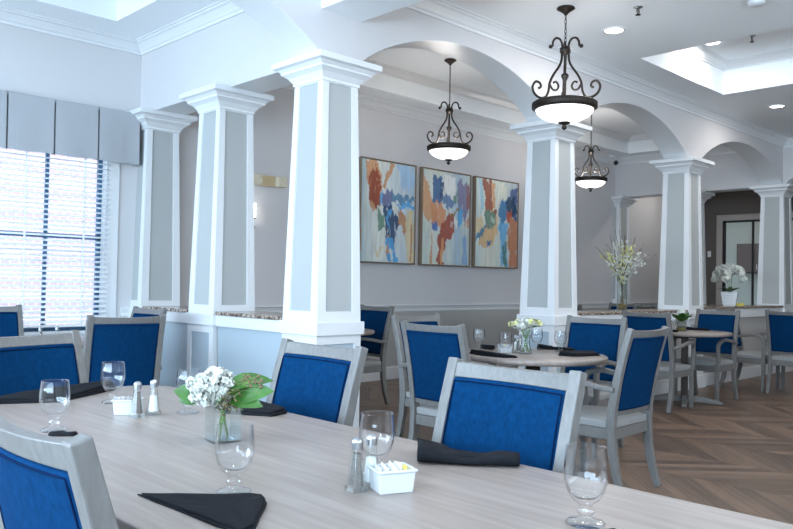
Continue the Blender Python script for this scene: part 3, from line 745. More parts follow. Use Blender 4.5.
def folded(A, B, r0, r1, d0, d1, lab, group='black folded napkins'):
    """cloth folded over along A-B: lower leaf, rounded fold, upper leaf going back from the fold"""
    A, B = Vector(A), Vector(B); ax = (B - A).normalized(); back = Vector((-ax.y, ax.x))
    v = []; f = []; ns = 18; prof = 0
    for i in range(ns + 1):
        q = i / ns; r_ = r0 + (r1 - r0) * q - .007 * math.sin(PI * min(1, q * 1.25)) * (q < .8) + .002 * math.sin(q * 9); d = d0 + (d1 - d0) * q
        P = A + (B - A) * q; sec = [(d, .002)] + [(d * (1 - k / 4), .002 + .001 * (k % 2)) for k in range(1, 4)]
        sec += [(r_ - r_ * math.sin(PI * k / 8) * 1.0, r_ + .002 - r_ * math.cos(PI * k / 8)) for k in range(9)]
        sec += [(r_ + (d - r_) * k / 5, 2 * r_ + .003 - (r_ * (1.0 if q > .3 else .55)) * (k / 5) ** 1.4 + .002 * math.sin(k + q * 7)) for k in range(1, 6)]
        prof = len(sec)
        for m_, (dd, z_) in enumerate(sec):
            kk = max(0, m_ - 12) / 5; p = P + back * dd - ax * (.012 * kk * (1 - q)); v.append((p.x, p.y, z_ + .006 * kk * (1 - q) ** 2))
        # inner tucked roll
    for i in range(ns):
        for k in range(prof - 1): f.append((i * prof + k, (i + 1) * prof + k, (i + 1) * prof + k + 1, i * prof + k + 1))
    w_ = len(v)
    for i in range(ns + 1):
        q = i / ns; r_ = (r0 + (r1 - r0) * q) * .62; P = A + (B - A) * (q * .96 + .01); d = (d0 + (d1 - d0) * q) * .8
        for k in range(9): p = P + back * (.012 + r_ - r_ * math.sin(PI * k / 8)); v.append((p.x, p.y, .006 + r_ - r_ * math.cos(PI * k / 8)))
        p = P + back * d; v.append((p.x, p.y, .006 + r_ * 1.3))
    for i in range(ns):
        for k in range(9): f.append((w_ + i * 10 + k, w_ + (i + 1) * 10 + k, w_ + (i + 1) * 10 + k + 1, w_ + i * 10 + k + 1))
    o = MB().add(v, f, True).build('napkin', M['black']); o.location = (0, 0, T + .002); sm = o.modifiers.new('s', 'SOLIDIFY'); sm.thickness = .0025
    return tag(o, lab, 'napkin', group)
napkin([(.748, 1.515), (.925, 1.325), (.905, 1.285), (.80, 1.17), (.765, 1.165)], [.008, .014, .016, .016, .010], 'black folded napkin at the bottom centre beside the nearest water glass')
folded((1.388, 1.335), (1.548, 1.14), .019, .014, .15, .06, 'black folded napkin at the right edge of the foreground table, beside a chair back')
napkin([(1.585, 2.43), (1.575, 2.13), (1.50, 2.11), (1.42, 2.24), (1.45, 2.43)], [.028, .022, .016, .02, .026], 'black folded napkin behind the hydrangea vase')
napkin([(.86, 2.92), (1.02, 3.045), (1.40, 3.06), (1.36, 2.99), (1.08, 2.81)], [.02, .018, .036, .03, .014], 'long black folded napkin at the far end of the foreground table', layers=3)
napkin([(.845, 2.27), (.905, 2.215), (.885, 2.19), (.83, 2.235)], [.004, .008, .008, .004], 'small black napkin tip under the left water glass, above the nearest chair')
napkin([(1.215, .80), (1.29, .735), (1.22, .62), (1.12, .70)], [.006, .008, .008, .006], 'black napkin edge at the foot of the bottom right water glass')
napkin([(3.84, 3.24), (3.90, 3.16), (3.87, 2.88), (3.80, 2.93), (3.79, 3.1)], [.03, .022, .014, .018, .03], 'long black napkin at the left front of the nearer round table')
napkin([(4.19, 3.44), (4.22, 3.45), (4.28, 3.38), (4.2, 3.34)], [.03, .03, .026, .03], 'black napkin at the far left of the nearer round table')
napkin([(4.58, 3.24), (4.64, 3.15), (4.60, 3.10), (4.53, 3.20)], [.035, .022, .02, .034], 'short black napkin upright right of the flowers on the nearer round table')
napkin([(4.62, 3.13), (4.66, 3.00), (4.62, 2.95), (4.57, 3.06)], [.02, .02, .018, .02], 'black napkin farthest right on the nearer round table')
napkin([(4.36, 2.90), (4.55, 2.76), (4.46, 2.66), (4.25, 2.72), (4.24, 2.83)], [.024, .022, .018, .022, .026], 'black folded napkin at the front right edge of the nearer round table')
napkin([(8.14, 3.92), (8.24, 3.62), (8.16, 3.56), (8.07, 3.86)], [.03, .02, .02, .035], 'long black napkin on the far round table in front of the chair')
napkin([(7.48, 3.76), (7.56, 3.72), (7.52, 3.60), (7.44, 3.66)], [.025, .025, .025, .025], 'small black napkin at the left side of the far round table')

# ------------------------------------------------------------------ flowers
def leaf_mb(mb, base, d, up, L, W, bend=.25, n=7):
    d = Vector(d).normalized(); side = d.cross(Vector(up)).normalized(); nr = side.cross(d)
    v = []; f = []
    for i in range(n + 1):
        q = i / n; wd = W * math.sin(PI * min(1, q * .92 + .06)) ** .8 * (1 - q * .25)
        if i == n: wd = 0
        c = Vector(base) + d * (L * q) - nr * (bend * L * q * q)
        for s in (-1, -.5, 0, .5, 1): v.append(c + side * (wd * s) + nr * (.25 * wd * abs(s)))
    for i in range(n):
        for k in range(4): f.append((i * 5 + k, i * 5 + k + 1, i * 5 + 6 + k, i * 5 + 5 + k))
    return mb.add(v, f, True)
def flower_ball(mb, c, r, cnt, ps, rnd):
    for _ in range(cnt):
        while True:
            d = Vector((rnd.uniform(-1, 1), rnd.uniform(-1, 1), rnd.uniform(-1, 1)))
            if .1 < d.length < 1: break
        d.normalize(); q = Vector(c) + Vector((d.x * r[0], d.y * r[1], d.z * r[2])) * rnd.uniform(.78, 1.0)
        s = d.orthogonal().normalized(); s = Matrix.Rotation(rnd.uniform(0, 6.28), 3, d) @ s; b = d.cross(s)
        for k in range(4):
            a = k * PI / 2; e = s * math.cos(a) + b * math.sin(a); g_ = s * math.cos(a + PI / 2) + b * math.sin(a + PI / 2)
            mb.add([q, q + (e * .6 + g_ * .45) * ps + d * ps * .2, q + e * ps * 1.1 + d * ps * .1, q + (e * .6 - g_ * .45) * ps + d * ps * .2], [(0, 1, 2, 3)], True)
rnd = random.Random(3)
hv = thing('hydrangea_vase', 'square glass vase with a white hydrangea and green leaves on the foreground table', 'flowers', (1.175, 1.885, T), D(-12))
a, h, q = .039, .104, .003
mb = MB(); mb.box(-a, a, -a, a, 0, .006)
for k in range(4): mb.box(-a, a, -a, -a + q, .006, h, Matrix.Rotation(k * PI / 2, 4, 'Z'))
mb.build('glass_vase', M['vase'], hv, bevel=.001)
MB().box(-a + .004, a - .004, -a + .004, a - .004, .007, .045).build('water', M['water'], hv)
mb = MB()
for i in range(9):
    a0 = rnd.uniform(0, 6.28); mb.tube([(.018 * math.cos(a0), .018 * math.sin(a0), .01), (.005 * math.cos(a0 + 1), .005 * math.sin(a0 + 1), .07), (-.02 * math.cos(a0), -.02 * math.sin(a0), .14)], .0018, 6)
mb.build('stems', M['stem'], hv)
mb = MB(); 
for i in range(150):
    d = Vector((rnd.gauss(0, 1), rnd.gauss(0, 1), rnd.gauss(0, 1))).normalized(); k_ = rnd.uniform(.7, 1.12)
    c = Vector((-.024, .022, .146)) + Vector((d.x * .056, d.y * .056, d.z * .045)) * k_
    flower_ball(mb, c, (.007, .007, .007), 6, .0135, rnd)
mb.build('hydrangea_bloom', M['petal'], hv)
mb = MB()
Rr = Vector((.715, -.70, 0)); Ff = Vector((.7, .715, 0))
leaf_mb(mb, Vector((-.03, .04, .12)), -Rr + Vector((0, 0, .25)) - Ff * .3, -Ff * .8 + Vector((0, 0, .5)), .10, .034, .25)
leaf_mb(mb, Vector((-.03, .06, .13)), -Rr + Vector((0, 0, -.35)) - Ff * .2, -Ff + Vector((0, 0, .3)), .085, .03, .1)
leaf_mb(mb, Vector((.02, -.01, .12)), Rr + Vector((0, 0, .35)) - Ff * .3, -Ff * .8 + Vector((0, 0, .5)), .125, .036, .3)
leaf_mb(mb, Vector((.01, -.01, .15)), Rr + Vector((0, 0, .5)) + Ff * .2, -Ff * .6 + Vector((0, 0, .6)), .115, .032, .5)
leaf_mb(mb, Vector((.02, -.02, .115)), Rr + Vector((0, 0, .1)) - Ff * .5, -Ff * .7 + Vector((0, 0, .6)), .10, .028, .3)
leaf_mb(mb, Vector((-.01, -.01, .11)), Rr * .2 + Vector((0, 0, .4)) - Ff, -Ff * .7 + Vector((0, 0, .6)), .055, .018, .3)
mb.build('leaves', M['leaf'], hv)
mb = MB(); mb2 = MB()
for i in range(70):
    c = Vector((.0, -.03, .115)) + Vector((rnd.gauss(0, .017), rnd.gauss(0, .017), rnd.gauss(0, .018))); mb.ball(c, .0035, 6, 4)
    leaf_mb(mb2, c, (rnd.uniform(-1, 1), rnd.uniform(-1, 1), rnd.uniform(-.2, 1)), (0.1, 0, 1), .018, .004, .2, 3)
for i in range(26):
    c = Rr * rnd.uniform(.055, .115) + Vector((0, 0, .165 + rnd.gauss(0, .012))); mb.ball(c, .004, 6, 4)
    mb2.tube([(0, -.01, .12), c * .6 + Vector((0, 0, .06)), c], .0008, 4)
mb2.build('foliage', M['stem'], hv); mb.build('berries', M['berry'], hv)

fv = thing('flower_vase', 'small flared glass vase with white and cream flowers on the nearer round table', 'flowers', (4.17, 3.04, T))
MB().lathe([(0, 0), (.04, 0), (.042, .004), (.036, .03), (.03, .06), (.028, .09), (.036, .125), (.034, .125), (.026, .09), (.028, .06), (.034, .03), (.036, .008), (0, .008)], 24).build('glass_vase', M['vase'], fv)
mb = MB()
for i in range(8):
    a0 = i * .8; mb.tube([(.026 * math.cos(a0), .026 * math.sin(a0), .012), (0, 0, .08), (-.03 * math.cos(a0), -.03 * math.sin(a0), .16)], .002, 5)
mb.build('stems', M['stem'], fv)
mb = MB(); mc = MB(); ml = MB()
for i in range(15):
    a0 = rnd.uniform(0, 6.28); rr = rnd.uniform(.0, .085); c = (rr * math.cos(a0), rr * math.sin(a0), .205 - rr * .4 + rnd.uniform(-.02, .02))
    flower_ball(mb, c, (.03, .03, .026), 40, .012, rnd)
for i in range(9):
    a0 = rnd.uniform(0, 6.28); rr = rnd.uniform(.07, .12); c = (rr * math.cos(a0), rr * math.sin(a0), .20 + rnd.uniform(-.03, .02)); flower_ball(mc, c, (.016, .016, .016), 18, .010, rnd)
    leaf_mb(ml, (rr * .5 * math.cos(a0), rr * .5 * math.sin(a0), .17), (math.cos(a0), math.sin(a0), .3), (0, 0, 1), .08, .014, .2)
mb.build('white_blooms', M['petal'], fv); mc.build('cream_buds', M['cream'], fv); ml.build('leaves', M['leaf'], fv)

pv = thing('plant_glass', 'small glass with green leaves and one white bloom on the far round table', 'plant', (7.80, 3.70, T))
MB().lathe([(0, 0), (.05, 0), (.05, .10), (.047, .10), (.047, .006), (0, .006)], 20).build('glass_vase', M['vase'], pv)
MB().lathe([(0, .007), (.045, .007), (.045, .035), (0, .035)], 16).build('pebbles', M['gold'], pv)
ml = MB()
for i in range(24):
    a0 = i * .4 * PI + rnd.uniform(-.2, .2); leaf_mb(ml, (.02 * math.cos(a0), .02 * math.sin(a0), .10), (math.cos(a0), math.sin(a0), rnd.uniform(.5, 1.6)), (.05, 0, 1), rnd.uniform(.10, .15), .045, .3)
ml.build('leaves', M['leaf'], pv)
mb = MB(); flower_ball(mb, (0, 0, .195), (.045, .045, .028), 80, .014, rnd); mb.build('bloom', M['petal'], pv)

tv = thing('blossom_vase', 'tall glass vase with long branches of white blossom standing on the stone ledge', 'flowers', (7.66, 4.31, .942))
MB().lathe([(0, 0), (.055, 0), (.055, .008), (.05, .30), (.06, .36), (.057, .36), (.047, .30), (.05, .012), (0, .012)], 24).build('glass_vase', M['vase'], tv)
mb = MB()
for i in range(90): a0 = rnd.uniform(0, 6.28); rr = rnd.uniform(.0, .042); mb.ball((rr * math.cos(a0), rr * math.sin(a0), rnd.uniform(.02, .075)), .010, 6, 4)
mb.build('pebbles', M['gold'], tv)
for i in range(24):
    a0 = i * 2.399; sp = .05 + .33 * ((i * 7) % 24) / 24; ht = .93 - sp * .95 + rnd.uniform(-.1, .06)
    if ht < .5: ht = .5 + rnd.uniform(0, .1)
    p0 = Vector((-.02 * math.cos(a0), -.02 * math.sin(a0), .03)); p3 = Vector((sp * math.cos(a0), sp * math.sin(a0), ht))
    pts = []
    for k in range(9):
        q = k / 8; pts.append(p0.lerp(Vector((.015 * math.cos(a0), .015 * math.sin(a0), .34)), min(1, q * 2.5)) if q <= .4 else Vector((.015 * math.cos(a0), .015 * math.sin(a0), .34)).lerp(p3, (q - .4) / .6) + Vector((rnd.gauss(0, .006), rnd.gauss(0, .006), .02 * math.sin(PI * (q - .4) / .6))))
    br = MB().tube(pts, [.0055 - .0004 * k for k in range(9)], 5).build('branch', M['twig'], tv)
    bm_ = MB()
    for k in range(24):
        q = rnd.uniform(.0, .72); j = 3 + q * 5; i0 = int(j); c = pts[i0].lerp(pts[min(8, i0 + 1)], j - i0) + Vector((rnd.gauss(0, .022), rnd.gauss(0, .022), rnd.gauss(0, .022)))
        flower_ball(bm_, c, (.010, .010, .010), 6, .0105, rnd)
    bm_.build('blossoms', M['cream'] if i % 3 == 0 else M['petal'], br)

ov = thing('potted_orchid', 'white orchid with dark leaves in a white square pot on the stone ledge', 'flowers', (10.5, 4.31, .972), .3)
mb = MB(); v = []
for r_, z_ in ((.075, 0), (.105, .19), (.098, .19), (.09, .16)): v += [(-r_, -r_, z_), (r_, -r_, z_), (r_, r_, z_), (-r_, r_, z_)]
f = [(3, 2, 1, 0), (12, 13, 14, 15)]
for i in range(3):
    for k in range(4): k2 = (k + 1) % 4; f.append((i * 4 + k, i * 4 + k2, i * 4 + 4 + k2, i * 4 + 4 + k))
mb.add(v, f)
for z_ in (.03, .06, .09, .12, .15):
    r_ = .075 + .03 * z_ / .19 + .003; mb.box(-r_, r_, -r_, r_, z_ - .008, z_ + .008)
mb.build('pot', M['ceramic'], ov, bevel=.003)
ml = MB()
for i in range(9): a0 = i * 2.4; leaf_mb(ml, (0, 0, .18), (math.cos(a0), math.sin(a0), rnd.uniform(.5, 1.2)), (.1, 0, 1), rnd.uniform(.14, .2), .035, .4)
ml.build('leaves', M['darkleaf'], ov)
for i, a0 in enumerate((.3, 1.6, 3.0, 4.1, 5.3)):
    pts = []
    for k in range(11):
        q = k / 10; pts.append((math.cos(a0) * (.02 + .18 * q ** 2.2), math.sin(a0) * (.02 + .18 * q ** 2.2), .18 + .34 * math.sin(q * 2.55) * .98))
    st = MB().tube(pts, .003, 5).build('flower_stem', M['stem'], ov)
    bm_ = MB()
    for k in range(4, 11):
        for _ in range(4):
            c = Vector(pts[k]) + Vector((rnd.gauss(0, .02), rnd.gauss(0, .02), rnd.gauss(0, .012)))
            flower_ball(bm_, c, (.02, .02, .02), 10, .034, rnd)
    bm_.build('orchid_blooms', M['petal'], st)
tag(MB().box(-.07, .07, -.05, .05, 0, .035).build('tissue_box', M['yellow'], loc=(10.78, 4.30, .973), bevel=.004), 'small yellow and dark box lying on the stone ledge right of the orchid', 'box')

# ------------------------------------------------------------------ paintings
def painting(x0, x1, z0, z1, bgc, strokes, lab, seed):
    x0, x1, z0, z1 = x0 * .991, x1 * .991, 1.2 + (z0 - 1.2) * .991, 1.2 + (z1 - 1.2) * .991
    t = thing('wall_painting', lab, 'painting', ((x0 + x1) / 2, WY - .006, (z0 + z1) / 2), 0, 'three abstract paintings on the side wall')
    W2, H2 = (x1 - x0) / 2, (z1 - z0) / 2
    mb = MB(); e = .014; d = .06
    for a in ((-W2, -W2 + e, -H2, H2), (W2 - e, W2, -H2, H2), (-W2 + e, W2 - e, -H2, -H2 + e), (-W2 + e, W2 - e, H2 - e, H2)): mb.box(a[0], a[1], -d, -.002, a[2], a[3])
    mb.build('frame', M['frame'], t, bevel=.001)
    nx, nz = 84, 112; me = bpy.data.meshes.new('canvas'); v = []; f = []
    a, b = W2 - e - .004, H2 - e - .004
    for j in range(nz + 1):
        for i in range(nx + 1): v.append((-a + 2 * a * i / nx, -d + .012 + .0015 * noise.noise(Vector((i * .5, j * .12, seed))), b - 2 * b * j / nz))
    for j in range(nz):
        for i in range(nx): k = j * (nx + 1) + i; f.append((k, k + nx + 1, k + nx + 2, k + 1))
    me.from_pydata(v, [], f)
    ca = me.color_attributes.new('paint', 'FLOAT_COLOR', 'POINT')
    def inside(p, poly):
        c = False; n = len(poly)
        for i in range(n):
            x1_, y1_ = poly[i]; x2_, y2_ = poly[(i + 1) % n]
            if (y1_ > p[1]) != (y2_ > p[1]) and p[0] < (x2_ - x1_) * (p[1] - y1_) / (y2_ - y1_) + x1_: c = not c
        return c
    lin = lambda c: tuple(((q / 255 + .055) / 1.055) ** 2.4 if q > 10 else q / 3294 for q in c)
    st = [(poly, lin(c), rg) for poly, c, rg in strokes]; bgs = [(s, lin(c)) for s, c in bgc]
    for j in range(nz + 1):
        for i in range(nx + 1):
            s, q = i / nx, j / nz
            k0 = s + .10 * noise.noise(Vector((s * 4, q * 2, seed + 9)))
            col = bgs[0][1]
            for (s0, c0), (s1, c1) in zip(bgs, bgs[1:]):
                if s0 <= k0: tt = min(1, (k0 - s0) / (s1 - s0)); tt = tt * tt * (3 - 2 * tt); col = tuple(x + (y - x) * tt for x, y in zip(c0, c1))
            stv = noise.noise(Vector((s * 26, q * 5, seed))) * .16
            for n_, (poly, c, rg) in enumerate(st):
                dx = rg * .04 * noise.noise(Vector((s * 9, q * 9, seed + n_ * 3.7))) + rg * .015 * noise.noise(Vector((s * 40, q * 30, n_ * 2.1))); dy = rg * .06 * noise.noise(Vector((s * 14 + 5, q * 6, seed + n_ * 1.7))) + rg * .03 * noise.noise(Vector((s * 35, q * 25, n_ * 5.1)))
                if inside((s + dx, q + dy), poly):
                    al = .92 if noise.noise(Vector((s * 30, q * 8, n_ * 7.3))) > -.5 else .4
                    col = tuple(x + (y - x) * al for x, y in zip(col, c))
            ca.data[j * (nx + 1) + i].color = (*[max(0, min(1, x * (1 + stv))) for x in col], 1)
    m, n, l, b_n = newmat('painted_canvas'); at = n.new('ShaderNodeVertexColor'); at.layer_name = 'paint'; l.new(at.outputs[0], b_n.inputs['Base Color']); b_n.inputs['Roughness'].default_value = .5
    me.materials.append(m); o = bpy.data.objects.new('canvas', me); COL.objects.link(o); o.parent = t
def R4(a, b, c, d): return [(a, c), (b, c), (b, d), (a, d)]
OR, RB, PU, TE, LB, DB, GRN, TAN, PALE, SKY = (205, 150, 105), (150, 68, 45), (105, 110, 155), (85, 135, 170), (165, 200, 228), (14, 62, 105), (105, 145, 125), (215, 200, 160), (222, 228, 222), (80, 165, 220)
painting(6.1536, 7.1116, 1.4352, 2.7135, [(0, (175, 198, 205)), (.12, (205, 215, 212)), (.3, (222, 226, 220)), (.6, (205, 216, 220)), (1, (190, 205, 215))], [
    ([(.06, 0), (.30, 0), (.38, .12), (.36, .28), (.30, .42), (.22, .5), (.14, .35)], OR, 1), ([(.55, .0), (.60, .02), (.42, .28), (.36, .25)], OR, .6), ([(.66, 0), (1, .02), (1, .26), (.7, .24)], LB, 1.2),
    ([(.16, .1), (.24, .07), (.30, .18), (.36, .26), (.34, .40), (.28, .46), (.14, .42), (.12, .3)], RB, 1.3), ([(.55, .30), (1, .32), (1, .39), (.55, .38)], TE, .9), ([(.6, .40), (1, .385), (1, .43), (.8, .47)], SKY, 1), (R4(.38, .56, .28, .44), PU, .8),
    ([(.36, .3), (.4, .29), (.39, .44), (.35, .42)], SKY, .6), ([(.42, .44), (.60, .44), (.70, .54), (.64, .76), (.56, .84), (.46, .8), (.44, .6)], DB, 1.4), ([(.55, .39), (.68, .42), (.70, .52), (.56, .48)], PALE, .5), ([(.30, .48), (.42, .5), (.42, .66), (.32, .70)], GRN, 1),
    ([(.46, .5), (.54, .48), (.52, .62), (.47, .6)], SKY, 1.8), ([(.72, .5), (.80, .51), (.86, .62), (.76, .68), (.70, .6)], (185, 130, 90), 1.6), ([(.86, .44), (1, .46), (1, 1), (.9, 1), (.82, .7)], TAN, 1.4), (R4(.93, .95, .6, .98), (185, 120, 70), .5),
    ([(.47, .72), (.52, .73), (.55, 1), (.48, 1)], OR, .7), ([(.46, .8), (.64, .78), (.68, .98), (.6, .97), (.5, .88)], SKY, 2.2), ([(.25, .88), (.45, .86), (.3, .95)], TAN, 1.5), ([(0, .68), (.02, .68), (.02, .9), (0, .9)], OR, .5)],
    'leftmost of three abstract paintings, with a dark blue centre and red brown patch', 1.3)
painting(7.2245, 8.1983, 1.435, 2.7135, [(0, (200, 215, 210)), (.25, (214, 220, 210)), (.55, (205, 215, 212)), (.75, (176, 198, 212)), (1, (195, 208, 205))], [
    ([(.0, 0), (.10, .12), (.22, .36), (.34, .50), (.30, .56), (.14, .56), (0, .48)], (212, 160, 118), 1), ([(.20, .06), (.40, .07), (.38, .34), (.20, .38)], (28, 95, 150), 1), ([(.36, .12), (.44, .12), (.42, .3), (.38, .3)], DB, 1), ([(.44, .02), (.70, .06), (.68, .22), (.60, .28), (.46, .24)], (232, 234, 232), .7),
    ([(.40, .26), (.66, .25), (.68, .34), (.58, .4), (.42, .36)], (95, 130, 175), 1.3), ([(.72, .08), (1, .1), (1, .38), (.90, .48), (.76, .42)], (120, 118, 155), 1.1), ([(.94, .12), (1, .12), (1, .36), (.95, .4)], (165, 90, 75), 1), ([(.66, .2), (.72, .18), (.74, .3), (.68, .31)], GRN, 1),
    ([(.16, .34), (.34, .32), (.52, .44), (.48, .56), (.30, .60), (.18, .58)], (214, 150, 108), 1.2), ([(.72, .38), (.86, .40), (.84, .54), (.74, .56)], SKY, 1.1), ([(.20, .54), (.30, .56), (.30, .66), (.20, .62)], (75, 120, 185), 1.2),
    ([(.46, .50), (.58, .43), (.66, .48), (.68, .60), (.60, .70), (.48, .74), (.42, .86), (.44, 1), (.30, 1), (.32, .78), (.38, .6)], (165, 72, 52), 1.2), ([(.55, .46), (.78, .38), (.79, .41), (.6, .48)], (150, 125, 85), .6), ([(.66, .46), (.74, .5), (.72, .6), (.67, .58)], (230, 228, 222), .7),
    ([(.88, .48), (1, .44), (1, .52), (.9, .56)], (190, 150, 130), 1.6), ([(.39, .72), (.44, .72), (.43, 1), (.38, 1)], (215, 165, 115), .5), ([(.2, .66), (.22, .66), (.2, 1), (.16, 1)], OR, .5), ([(.84, .7), (.92, .68), (.96, 1), (.88, 1)], (140, 170, 210), 1)],
    'middle one of three abstract paintings, with red brown strokes on orange and a blue bar', 4.1)
painting(8.2965, 9.2939, 1.435, 2.7135, [(0, (205, 222, 222)), (.3, (225, 226, 214)), (.6, (205, 215, 210)), (1, (190, 200, 205))], [
    ([(.05, 0), (.12, 0), (.2, .36), (.12, .38)], (165, 205, 222), 1), ([(.14, 0), (.36, 0), (.40, .36), (.34, .40), (.24, .36)], (160, 80, 55), 1), ([(.36, .02), (.42, .02), (.46, .3), (.40, .34)], (215, 160, 110), .9), ([(.0, .45), (.14, .4), (.2, .6), (.02, .66)], (222, 205, 165), 1.3),
    ([(.4, .35), (.52, .34), (.52, .62), (.3, .75), (.05, .80), (.12, .62)], (222, 185, 135), 1.3), ([(.80, .06), (1, .06), (1, .46), (.90, .44)], (75, 95, 145), 1), ([(.54, .22), (.76, .22), (.76, .40), (.64, .52), (.54, .44)], (50, 120, 170), 1.2), ([(.70, .2), (.96, .16), (.96, .38), (.8, .4)], (8, 58, 92), 1.4),
    ([(.72, .34), (.86, .34), (.86, .44), (.78, .48), (.72, .44)], (190, 85, 50), .7), ([(.40, .34), (.50, .34), (.48, .42), (.42, .41)], RB, .8), ([(.18, .38), (.34, .37), (.46, .44), (.44, .54), (.30, .58), (.20, .50)], (105, 145, 130), 1.2), ([(.32, .44), (.42, .46), (.40, .56), (.34, .54)], (190, 205, 190), 1.5),
    ([(.22, .52), (.28, .54), (.04, .72), (.02, .66)], (70, 125, 160), .9), ([(.84, .40), (1, .46), (1, 1), (.82, 1), (.76, .6)], (200, 130, 90), 1.1), ([(.54, .48), (.76, .50), (.72, .66), (.78, 1), (.62, 1), (.58, .68)], (110, 180, 225), 1), ([(.66, .7), (.74, .68), (.74, 1), (.66, 1)], (80, 125, 110), 1.2),
    ([(.28, .72), (.36, .70), (.34, .76), (.28, .78)], (50, 110, 170), .8), ([(.5, .0), (.74, .04), (.72, .2), (.52, .26)], (232, 232, 218), 1)],
    'rightmost of three abstract paintings, with green and bright blue strokes', 7.7)

# ------------------------------------------------------------------ lamps
def pendant(x, y, zceil, zrim, s, lab, power):
    t = thing('pendant_light', lab, 'lamp', (x, y, zceil), 0, 'wrought iron bowl pendants')
    def Z(h): return zrim - zceil + h * s
    MB().lathe([(0, -.0), (.07 * s, -.0), (.076 * s, -.010), (.055 * s, -.022), (.022 * s, -.045), (.012 * s, -.06), (0, -.06)], 20).build('canopy', M['iron'], t)
    mb = MB(); zt, zb = -.055, Z(.50); n = max(3, int((zt - zb) / .034)); L = (zt - zb) / n
    for i in range(n):
        c = zt - L * (i + .5); rot = Matrix.Translation((0, 0, c)) @ Matrix.Rotation(i % 2 * PI / 2, 4, 'Z')
        mb.tube([(.008 * math.cos(a), 0, (L * .62) * math.sin(a)) for a in [k * PI / 6 for k in range(13)]], .003, 5, rot, cap=False)
    mb.build('chain', M['iron'], t)
    q = lambda r, h: (r * s, Z(h))
    MB().lathe([q(0, .50), q(.008, .50), q(.01, .48), q(.034, .465), q(.046, .455), q(.046, .42), q(.034, .41), q(.013, .40), q(.011, .25), q(.03, .235), q(.032, .22), q(.013, .18), q(.011, .02), q(.03, .0), q(.0, .0)], 16).build('hub', M['iron'], t)
    for k in range(3):
        rot = Matrix.Rotation(k * 2 * PI / 3 + math.atan2(y, x) + D(4), 4, 'Z'); mb = MB()
        def curve(p, r, sub=6):
            out = []; P = [Vector(a) for a in p]
            for i in range(len(P) - 1):
                p0, p1, p2, p3 = P[max(i - 1, 0)], P[i], P[i + 1], P[min(i + 2, len(P) - 1)]
                for j in range(sub):
                    u = j / sub; out.append(.5 * ((2 * p1) + (p2 - p0) * u + (2 * p0 - 5 * p1 + 4 * p2 - p3) * u * u + (3 * p1 - p0 - 3 * p2 + p3) * u ** 3))
            out.append(P[-1]); mb.tube([(a.x * s * (1.12 if p[0][1] < .43 or len(p) > 8 else .95), 0, Z(a.y)) for a in out], r * s, 6, rot)
        curve([(.03, .43), (.03, .36), (.05, .30), (.10, .22), (.13, .15), (.14, .08), (.165, .03), (.215, .02), (.26, .05), (.275, .10), (.25, .145), (.215, .14), (.205, .11), (.225, .095)], .0105)
        curve([(.13, .14), (.105, .10), (.07, .10), (.055, .135), (.075, .165), (.10, .155)], .009)
        curve([(.03, .43), (.035, .49), (.06, .525), (.10, .525), (.125, .495), (.13, .46), (.145, .45)], .0095)
        mb.ball((.142 * s, 0, Z(.45)), .017 * s, 8, 6, rot)
        mb.build('scroll_arm', M['iron'], t)
    mb = MB(); mb.lathe([q(.215, .01), q(.255, .005), q(.265, -.005), q(.262, -.04), q(.252, -.056), q(.235, -.06), q(.235, -.03), q(.215, -.01), q(.215, .01)], 48)
    for k in range(72): mb.box(.258 * s, .266 * s, -.004 * s, .004 * s, Z(-.046), Z(-.002), Matrix.Rotation(k * PI / 36, 4, 'Z'))
    mb.build('rim', M['iron'], t)
    pr = [q(.238 * math.sin(a), -.045 - .118 * (1 - (1 - math.cos(PI / 2 - a)) if False else math.cos(a))) for a in [k * PI / 2 / 12 for k in range(13)]][::-1]
    MB().lathe(pr, 40).build('glass_bowl', M['bowl'], t)
    MB().lathe([q(0, -.155), q(.05, -.157), q(.05, -.168), q(.03, -.178), q(.01, -.184), q(.022, -.196), q(.022, -.210), q(.008, -.222), q(0, -.228)], 16).build('finial', M['iron'], t)
    light('POINT', 'pendant_bulb', (x, y, zrim + .05 * s), power, (1, .95, .9), shadow_soft_size=.12)
pendant(5.218, 3.46, CEIL, 2.655, .965, 'nearest and largest iron pendant with lit bowl, right of the paintings', 5)
pendant(6.4, 5.75, 3.70, 2.73, .92, 'wrought iron pendant with lit bowl hanging before the middle painting', 13)
pendant(9.4, 5.79, 3.70, 2.70, .85, 'smallest and farthest wrought iron pendant, right of the column by the paintings', 22)

def downlight(x, y, z, lab, power=10):
    t = thing('recessed_light', lab, 'lamp', (x, y, z), 0, 'recessed ceiling lights')
    MB().lathe([(.075, 0), (.098, 0), (.10, -.004), (.096, -.008), (.078, -.009), (.075, 0)], 28).build('trim_ring', M['plastic'], t)
    MB().lathe([(0, -.003), (.076, -.003), (.076, -.001), (0, -.001)], 24).build('lens', M['lamp'], t)
    o = light('AREA', 'downlight', (x, y, z - .015), power, (1, .96, .92), (0, 0, 0), shape='DISK', size=.15)
downlight(5.955, 3.458, CEIL, 'round recessed ceiling light between the nearest pendant and the tray ceiling')
downlight(7.95, 3.47, 3.78, 'round recessed ceiling light inside the raised ceiling tray')
downlight(9.753, 3.456, CEIL, 'round recessed ceiling light at the right edge above the arches')
for i, (x, y, z) in enumerate(((5.3, .6, CEIL), (7.8, .4, 3.78), (10.6, 1.5, CEIL), (1.6, 2.2, CEIL), (2.4, -1.4, CEIL), (-1.0, 2.8, CEIL), (4.6, 1.4, CEIL))):
    downlight(x, y, z, 'recessed ceiling light in the main room, out of the photo', 12)
downlight(13.2, 6.0, CEIL, 'recessed ceiling light in the back room outside the photo', 11)
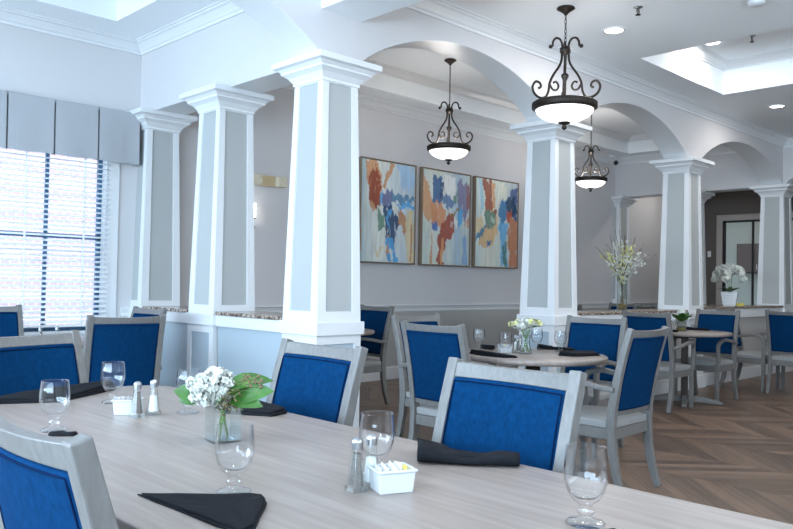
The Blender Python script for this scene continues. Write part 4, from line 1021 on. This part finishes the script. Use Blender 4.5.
def sprinkler(x, y, z, lab):
    t = thing('fire_sprinkler', lab, 'sprinkler', (x, y, z), 0, 'ceiling sprinklers')
    MB().lathe([(0, 0), (.035, 0), (.035, -.004), (.012, -.01), (.008, -.035), (0, -.035)], 16).build('escutcheon', M['chrome'], t)
    MB().tube([(.012, 0, -.01), (.02, 0, -.035), (0, 0, -.06)], .004, 6).tube([(-.012, 0, -.01), (-.02, 0, -.035), (0, 0, -.06)], .004, 6).lathe([(0, -.06), (.022, -.06), (.02, -.065), (0, -.065)], 12).build('deflector', M['iron'], t)
sprinkler(5.59, 3.035, CEIL, 'small ceiling sprinkler above the nearest recessed light')
sprinkler(8.02, 3.089, 3.78, 'small ceiling sprinkler inside the raised ceiling tray')
sd = thing('smoke_detector', 'white round smoke detector cut by the top edge of the photo', 'detector', (6.08, 2.31, CEIL))
MB().lathe([(0, -.035), (.045, -.034), (.062, -.02), (.065, 0), (0, 0)], 24).build('housing', M['plastic'], sd)
sc_ = thing('security_camera', 'small dark security camera hanging at the far ceiling corner', 'camera', (11.76, 6.78, CEIL))
MB().box(-.12, .04, -.03, .03, -.02, 0).tube([(.02, 0, -.02), (.04, 0, -.1)], .012, 8).build('bracket', M['plastic'], sc_)
MB().ball((.0, -.02, -.12), .04, 14, 10).build('lens_dome', M['door'], sc_)

# wall sconces on the side wall
ws = thing('wall_sconce', 'cream wall light with two patterned glass shades between two left columns', 'lamp', (4.775, WY, 2.265))
MB().box(-.10, .10, -.05, 0, -.055, .055).build('backplate', mat('brushed_gold', (.62, .50, .30), .45, .3), ws, bevel=.003)
for s in (-1, 1): MB().box(s * .16 - .058, s * .16 + .058, -.11, -.012, -.055, .055).build('lamp_shade', M['shade'], ws, bevel=.004)
ws2 = thing('candle_sconce', 'black iron wall sconce with bright white tube, half hidden by a column', 'lamp', (4.56, WY, 1.90))
MB().tube([(0, 0, -.12), (0, -.05, -.16), (0, -.10, -.12), (0, -.10, -.06)], .009, 8).tube([(.0, -.05, -.16), (.04, -.05, -.2), (.06, -.05, -.14), (.03, -.05, -.12)], .007, 6).lathe([(0, -.06), (.035, -.06), (.04, -.05), (0, -.05)], 14, Matrix.Translation((0, -.1, 0))).box(-.03, .03, -.01, 0, -.2, 0).build('bracket', M['iron'], ws2)
MB().lathe([(0, -.05), (.028, -.05), (.03, .02), (.034, .10), (.0, .10)], 16, Matrix.Translation((0, -.1, 0))).build('lamp_shade', M['lamp'], ws2)
th_ = thing('wall_switch', 'small switch plate on the dark far wall left of the interior window casing', 'switch', (WR, 6.78, 1.9))
MB().box(-.01, 0, -.035, .035, -.06, .06).build('plate', M['plastic'], th_, bevel=.002)
